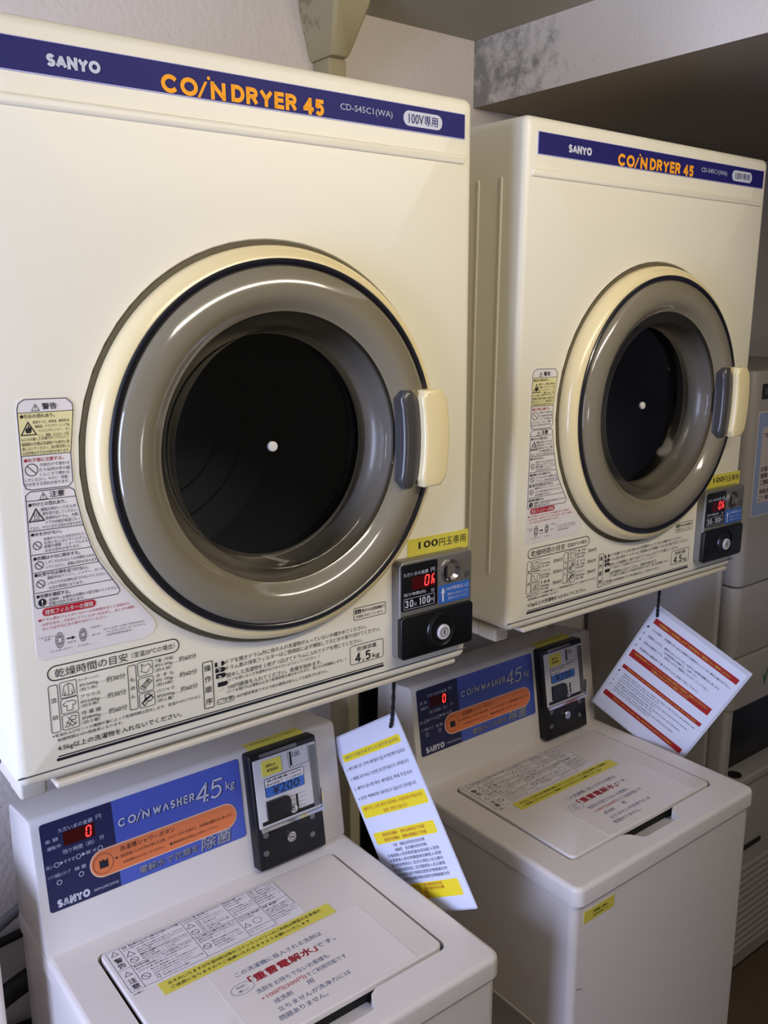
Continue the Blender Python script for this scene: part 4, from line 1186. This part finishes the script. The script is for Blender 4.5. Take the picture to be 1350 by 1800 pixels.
# yellow tag on the second washer's front
b = MB(WB)
b.rplate(FW, -0.4870, -1.2250, -0.4105, -1.2030, 0.0004, 0, 0.0006, 'yellow_tape')
b.txt(FW, '洗剤投入禁止', -0.4640, -0.4280, -1.2110, 0.0045, K, 0.03, 0.0010)
b.txt(FW, '洗剤自動投入です', -0.4640, -0.4250, -1.2180, 0.0040, K, 0, 0.0010)
b.build('price_note', washer2, label='small yellow tag on the front')

# ------------------------------------------------------------------ laminated notices on strings
def notice(P0, P1, P2, draw, label, s_top, mat_ex=0.004):
    """P0 the hung corner, P1 along the top edge, P2 down the long edge"""
    P0, P1, P2 = [Vector(p) + Vector((0, 0, ZF)) for p in (P0, P1, P2)]
    ex, ey = P1 - P0, P2 - P0
    t = thing('laminated_notice', label, 'notice', P0, None, 'laminated notices on strings')
    return t, P0, ex, ey


t, P0, ex, ey = notice((0.0054, 0.1625, -0.8728), (0.0095, 0.3446, -0.9924), (0.0251, -0.0081, -1.1286), None,
                       'white laminated sheet with yellow highlights hanging on a black string between the washers', None)
wd_, ht_ = ex.length, ey.length
SP = Plane(P0 + ex, -ex, -ey)       # a to the right, b upwards from the far lower... origin at the top left corner
b = MB(P0)
# a runs from the far edge (0) to the hung edge (wd_), b runs from 0 (top) down to -ht_
b.rplate(SP, -0.003, -ht_ - 0.003, wd_ + 0.003, 0.003, 0.003, -0.0009, -0.0002, 'film')
b.rplate(SP, 0, -ht_, wd_, 0, 0.0005, -0.0002, 0.0003, 'paper')
def bar(a0, a1, c0, c1, m):
    b.rplate(SP, a0, -c1, a1, -c0, 0.004 if m == 'marker_yellow' else 0.0004, 0, 0.0006, m)
bar(0.012, wd_ - 0.012, 0.030, 0.043, 'marker_yellow')
bar(0.006, wd_ - 0.006, 0.121, 0.143, 'marker_yellow')
bar(0.012, wd_ - 0.016, 0.170, 0.190, 'marker_yellow')
bar(0.012, wd_ - 0.016, 0.262, 0.288, 'marker_yellow')
G = 'grey_print'
def ln(s, a0, a1, c, h, m=G, bo=0.0):
    b.txt(SP, s, a0, a1, -c, h, m, bo, 0.0009)
ln('세탁기 이용안내 반드시 읽어주십시오', 0.020, wd_ - 0.018, 0.0365, 0.0062)
for k, s in enumerate(['1. 세탁기에 다른 고객의 세탁물이 있는지 확인해 주십시오', '2. 세제를 넣지 마시고 동전을 넣으면 자동으로 시작됩니다', '3. 세탁이 끝나면 바로 세탁물을 꺼내 주십시오', '4. 동전은 백엔짜리만 사용하실 수 있습니다 감사합니다']):
    ln(s, 0.010, wd_ - 0.012 - k * 0.002, 0.056 + k * 0.0175, 0.0062)
ln('세탁기는 오전 영시 이후에는 사용하지 마십시오', 0.014, wd_ - 0.014, 0.1275, 0.0060, 'red_print')
ln('협조 부탁드립니다', 0.075, 0.150, 0.1375, 0.0060, 'red_print')
ln('使用洗衣機前　请务必阅读以下内容', 0.040, wd_ - 0.045, 0.176, 0.0058, 'red_print')
ln('使用洗衣機前　請務必閱讀以下內容', 0.040, wd_ - 0.045, 0.1845, 0.0058, 'red_print')
for k, s in enumerate(['注意　请确认洗衣机内没有衣物', '請確認　洗衣機內沒有衣物', '不需要放入洗衣粉机器会自动投入洗剂', '不需要放入洗衣粉機器會自動投入洗劑', '每次使用费用为二百日元请投入百元硬币', '每次使用費用為二百日圓請投入百元硬幣', '洗衣结束后请尽快取出您的衣物谢谢合作', '洗衣結束後請盡快取出您的衣物謝謝合作']):
    ln(s, 0.030 if k > 1 else 0.060, wd_ - 0.030 - (0.03 if k < 2 else 0), 0.1955 + k * 0.0082, 0.0056)
for k, s in enumerate(['深夜零点以后　请勿使用洗衣机', '深夜零點以後　請勿使用洗衣機', '请多关照', '請多關照']):
    ln(s, 0.045, wd_ - 0.06 if k < 2 else 0.110, 0.2660 + k * 0.0062, 0.0052, 'red_print')
b.build('sheet', t)
b = MB(P0)
hp_ = SP(wd_ - 0.008, -0.010, 0)
topz = -0.7498 + ZF
b.tube(bez(hp_ + Vector((-0.004, 0.006, -0.012)), hp_ + Vector((-0.006, 0, 0.0)), hp_ + Vector((0, 0, 0.02)), (hp_.x - 0.004, hp_.y - 0.003, topz), 28), lambda u: 0.0022 + 0.0011 * math.sin(u * 60) ** 2, 'string_black', 8)
b.build('string', t)

t, P0, ex, ey = notice((0.681, 0.161, -0.838), (0.743, -0.010, -0.943), (0.683, 0.310, -1.095), None,
                       'white laminated sheet with red bars hanging crooked right of the rear washer', None)
wd_, ht_ = ex.length, ey.length
SP = Plane(P0, ex, -ey)
b = MB(P0)
b.rplate(SP, -0.004, -ht_ - 0.004, wd_ + 0.005, 0.007, 0.003, -0.0009, -0.0002, 'film')
b.rplate(SP, 0, -ht_, wd_, -0.004, 0.0005, -0.0002, 0.0003, 'paper')
bar(0.010, wd_ - 0.006, 0.022, 0.036, 'paper_red')
bar(0.006, wd_ - 0.012, 0.118, 0.138, 'paper_red')
bar(0.008, wd_ - 0.010, 0.163, 0.173, 'paper_red')
bar(0.006, wd_ - 0.008, 0.247, 0.261, 'paper_red')
Y_ = 'yellow_tape'
ln('洗濯機のご利用前に必ず下記内容をご確認の上ご使用ください', 0.022, wd_ - 0.022, 0.029, 0.0066, Y_)
G2 = 'black_print'
J = ['ふたを開け、洗濯槽の中に他のお客様の洗濯物が入っていない事をお確かめ下さい。', '洗濯物を入れずに、硬貨を入れシャワーボタンを押すと30秒間洗濯槽を洗い流します。', '洗剤は自動投入です。洗剤を入れずに硬貨を入れスタートして下さい。', '洗濯物は運転終了後すみやかにお取り出し下さい。']
for k, s in enumerate(J):
    ln(s, 0.016, wd_ - 0.010 - 0.014 * k, 0.050 + k * 0.0185, 0.0058, G2)
    ln('%d' % (k + 1), 0.004, 0.008, 0.050 + k * 0.0185, 0.0050, G2)
ln('100円硬貨専用の洗濯機です。ご注意ください', 0.060, 0.140, 0.0775, 0.0050, G2)
ln('深夜零時以降のコインランドリーのご利用は隣室のお客様のご迷惑となりますので', 0.014, wd_ - 0.020, 0.124, 0.0055, Y_)
ln('ご遠慮いただきますようお願いいたします', 0.060, 0.150, 0.132, 0.0055, Y_)
ln('Please read the following notes before using this machine.', 0.020, wd_ - 0.020, 0.168, 0.0052, Y_)
Eg = ['Please make sure that no other laundry is left in the tub before use.', 'If you wish to rinse the tub, press the shower button and wait 30 seconds.', 'Detergent is supplied automatically, do not put in your own detergent.', 'Please take out your laundry promptly when the washing has finished.']
for k, s in enumerate(Eg):
    ln(s, 0.020, wd_ - 0.014 - 0.01 * k, 0.184 + k * 0.0145, 0.0052, G2)
    ln(s[8:44], 0.020, 0.110, 0.1905 + k * 0.0145, 0.0048, G2)
    ln('%d' % (k + 1), 0.006, 0.009, 0.184 + k * 0.0145, 0.0046, G2)
ln('Please do not use the machines after midnight.', 0.030, wd_ - 0.030, 0.254, 0.0056, Y_)
b.build('sheet', t)
b = MB(P0)
hp_ = SP(0.006, -0.008, 0)
b.tube(bez(hp_ + Vector((-0.002, 0.0, -0.010)), hp_ + Vector((-0.003, 0, 0.0)), hp_ + Vector((0, 0, 0.02)), (hp_.x - 0.002, hp_.y - 0.002, topz), 24), lambda u: 0.0022 + 0.0011 * math.sin(u * 50) ** 2, 'string_black', 8)
b.build('string', t)

# ------------------------------------------------------------------ tall grey dispenser cabinet at the right
CX, CY = 0.985, 0.165
cab = thing('dispenser_cabinet', 'tall grey enamel dispenser cabinet with a recessed bay at the right', 'cabinet', (CX + 0.35, CY + 0.22, 0))
CO_ = (CX + 0.35, CY + 0.22, 0)
CF = Plane((0, CY, 0), (1, 0, 0), (0, 0, 1))
b = MB(CO_)
FL = Plane((0, 0, 0), (1, 0, 0), (0, 1, 0))
b.rplate(FL, CX, CY + 0.045, CX + 0.70, CY + 0.42, 0.01, 0.0, 1.575, 'grey_enamel', 0.006)
b.build('body', cab)
zr0, zr1 = 0.62, 0.80      # recess
b = MB(CO_)
b.rplate(FL, CX, CY, CX + 0.70, CY + 0.05, 0.022, 1.100, 1.580, 'grey_enamel', 0.004, 3, True)
b.build('upper_door', cab)
b = MB(CO_)
b.rplate(FL, CX, CY, CX + 0.70, CY + 0.05, 0.022, 0.930, 1.0965, 'grey_enamel', 0.003, 3, True)
b.build('lower_door', cab)
b = MB(CO_)
b.rplate(FL, CX, CY - 0.003, CX + 0.70, CY + 0.05, 0.022, zr1, 0.927, 'grey_enamel', 0.004, 3, True)
b.build('bay_hood', cab)
b = MB(CO_)
b.rplate(FL, CX, CY + 0.002, CX + 0.035, CY + 0.05, 0.012, zr0 - 0.02, zr1, 'grey_enamel')
b.build('bay_side', cab)
b = MB(CO_)
b.rplate(FL, CX + 0.665, CY + 0.002, CX + 0.70, CY + 0.05, 0.012, zr0 - 0.02, zr1, 'grey_enamel')
b.build('bay_side', cab)
b = MB(CO_); b.box(CX + 0.032, CY + 0.040, zr0 - 0.02, CX + 0.668, CY + 0.0465, zr1, 'black_plastic'); b.build('bay_back', cab, label='dark back of the bay')
b = MB(CO_)
b.rplate(FL, CX + 0.02, CY - 0.012, CX + 0.70, CY + 0.044, 0.012, zr0 - 0.03, zr0 - 0.005, 'grey_enamel', 0.005, 3, True)
b.lathe(Plane((CX + 0.075, CY + 0.012, zr0 - 0.005), (1, 0, 0), (0, 1, 0)), 0, 0, [(0.016, 0.0), (0.016, 0.003), (0.010, 0.003), (0.008, 0.001)], 'dark', 24, False, True)
b.build('drip_shelf', cab)
b = MB(CO_)
b.rplate(FL, CX, CY, CX + 0.70, CY + 0.05, 0.02, 0.06, zr0 - 0.034, 'grey_enamel', 0.003, 3, True)
b.rplate(CF, CX + 0.06, 0.40, CX + 0.20, 0.412, 0.002, -0.001, 0.003, 'nameplate')
b.build('lower_panel', cab)
b = MB(CO_)
for k in range(13):
    b.rplate(CF, CX + 0.03, 0.10 + k * 0.020, CX + 0.64, 0.112 + k * 0.020, 0.004, -0.001, 0.006, 'grey_enamel', 0.003)
b.build('vent_grille', cab)
b = MB(CO_)
b.rplate(CF, CX + 0.028, 1.520, CX + 0.20, 1.552, 0.001, 0, 0.0025, 'nameplate')
b.rplate(CF, CX + 0.036, 1.529, CX + 0.19, 1.543, 0.0005, 0, 0.0028, 'grey_print')
b.build('nameplate', cab, label='small dark nameplate')
b = MB(CO_)
b.outline(CF, [(1.124, 0.862), (1.129, 0.842), (1.142, 0.880)], 0.0050, 0.0040, 'green_print', False)
b.build('tick_mark', cab, label='small green tick mark')

# framed notice stuck to the cabinet
t = thing('notice_poster', 'pale notice with blue patterned border stuck on the grey cabinet', 'poster', (CX + 0.10, CY, 1.26))
b = MB((CX + 0.10, CY, 1.26))
qx0, qz0, qx1, qz1 = CX + 0.022, 1.260, CX + 0.190, 1.492
b.rplate(CF, qx0, qz0, qx1, qz1, 0.0005, 0.0002, 0.0010, 'white_sticker')
b.rplate(CF, qx0 + .002, qz0 + .002, qx1 - .002, qz1 - .002, 0.0005, 0.0002, 0.0013, 'poster_blue')
b.rplate(CF, qx0 + .020, qz0 + .030, qx1 - .020, qz1 - .034, 0.0005, 0.0002, 0.0016, 'poster_paper')
for s, z_ in (('"お知らせ"', 1.440), ('お客様へ', 1.365), ('故障の際は', 1.350), ('ご連絡ください', 1.335), ('係員まで', 1.315), ('ご一報下さい', 1.300)):
    b.txt(CF, s, qx0 + .026, qx0 + .026 + 0.013 * len(s), z_, 0.011, 'nameplate', 0.02, 0.0020)
b.build('sheet', t)

# ------------------------------------------------------------------ white cabinet at the far left, hoses, plank in the dark gap
b = MB((-0.80, 0.20, 0))
b.box(-1.00, 0.285, 0, -0.577, 0.415, 0.93, 'washer_paint', 0.006)
o = b.build('side_cabinet')
o.location = (-0.80, 0.20, 0)
o['label'], o['category'] = 'low white cabinet left of the front washer, mostly outside the view', 'cabinet'

def hose(name, label, cat, pts, r, m):
    P = [Vector(p) for p in pts]
    out = []
    for i in range(len(P) - 1):
        a, c = P[max(i - 1, 0)], P[min(i + 2, len(P) - 1)]
        for k in range(8):
            t = k / 8
            p0, p1 = P[i], P[i + 1]
            m0, m1 = (p1 - a) / 2, (c - p0) / 2
            out.append(p0 * (2 * t**3 - 3 * t**2 + 1) + m0 * (t**3 - 2 * t**2 + t) + p1 * (-2 * t**3 + 3 * t**2) + m1 * (t**3 - t**2))
    out.append(P[-1])
    b = MB(tuple(P[0]))
    b.tube(out, r, m, 12)
    o = b.build(name)
    o.location = P[0]
    o['label'], o['category'] = label, cat
hose('water_hose', 'grey hose rising along the wall behind the front washer', 'hose', [(-0.62, 0.555, 0.672), (-0.55, 0.555, 0.700), (-0.47, 0.555, 0.742), (-0.40, 0.55, 0.77)], 0.009, 'hose_grey')
hose('power_cable', 'thin black cable running level behind the front washer', 'cable', [(-0.64, 0.585, 0.652), (-0.55, 0.585, 0.660), (-0.45, 0.585, 0.670), (-0.36, 0.585, 0.675)], 0.008, 'hose_black')
hose('drain_hose', 'thick black hose low on the wall behind the front washer', 'hose', [(-0.66, 0.555, 0.545), (-0.56, 0.555, 0.570), (-0.47, 0.555, 0.600), (-0.40, 0.55, 0.60)], 0.018, 'hose_black')
hose('drain_hose', 'lowest black hose slanting down behind the front washer', 'hose', [(-0.66, 0.585, 0.500), (-0.55, 0.585, 0.490), (-0.46, 0.585, 0.482), (-0.38, 0.585, 0.475)], 0.009, 'hose_black')

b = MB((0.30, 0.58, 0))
b.box(0.225, 0.556, 0.0, 0.330, 0.5995, 1.30, 'black_plastic', 0.004)  # black plank added to stand for the dark gap beside the stand post
o = b.build('gap_plank')
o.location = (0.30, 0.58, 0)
o['label'], o['category'] = 'black upright plank added for the dark gap between the two washers', 'plank'
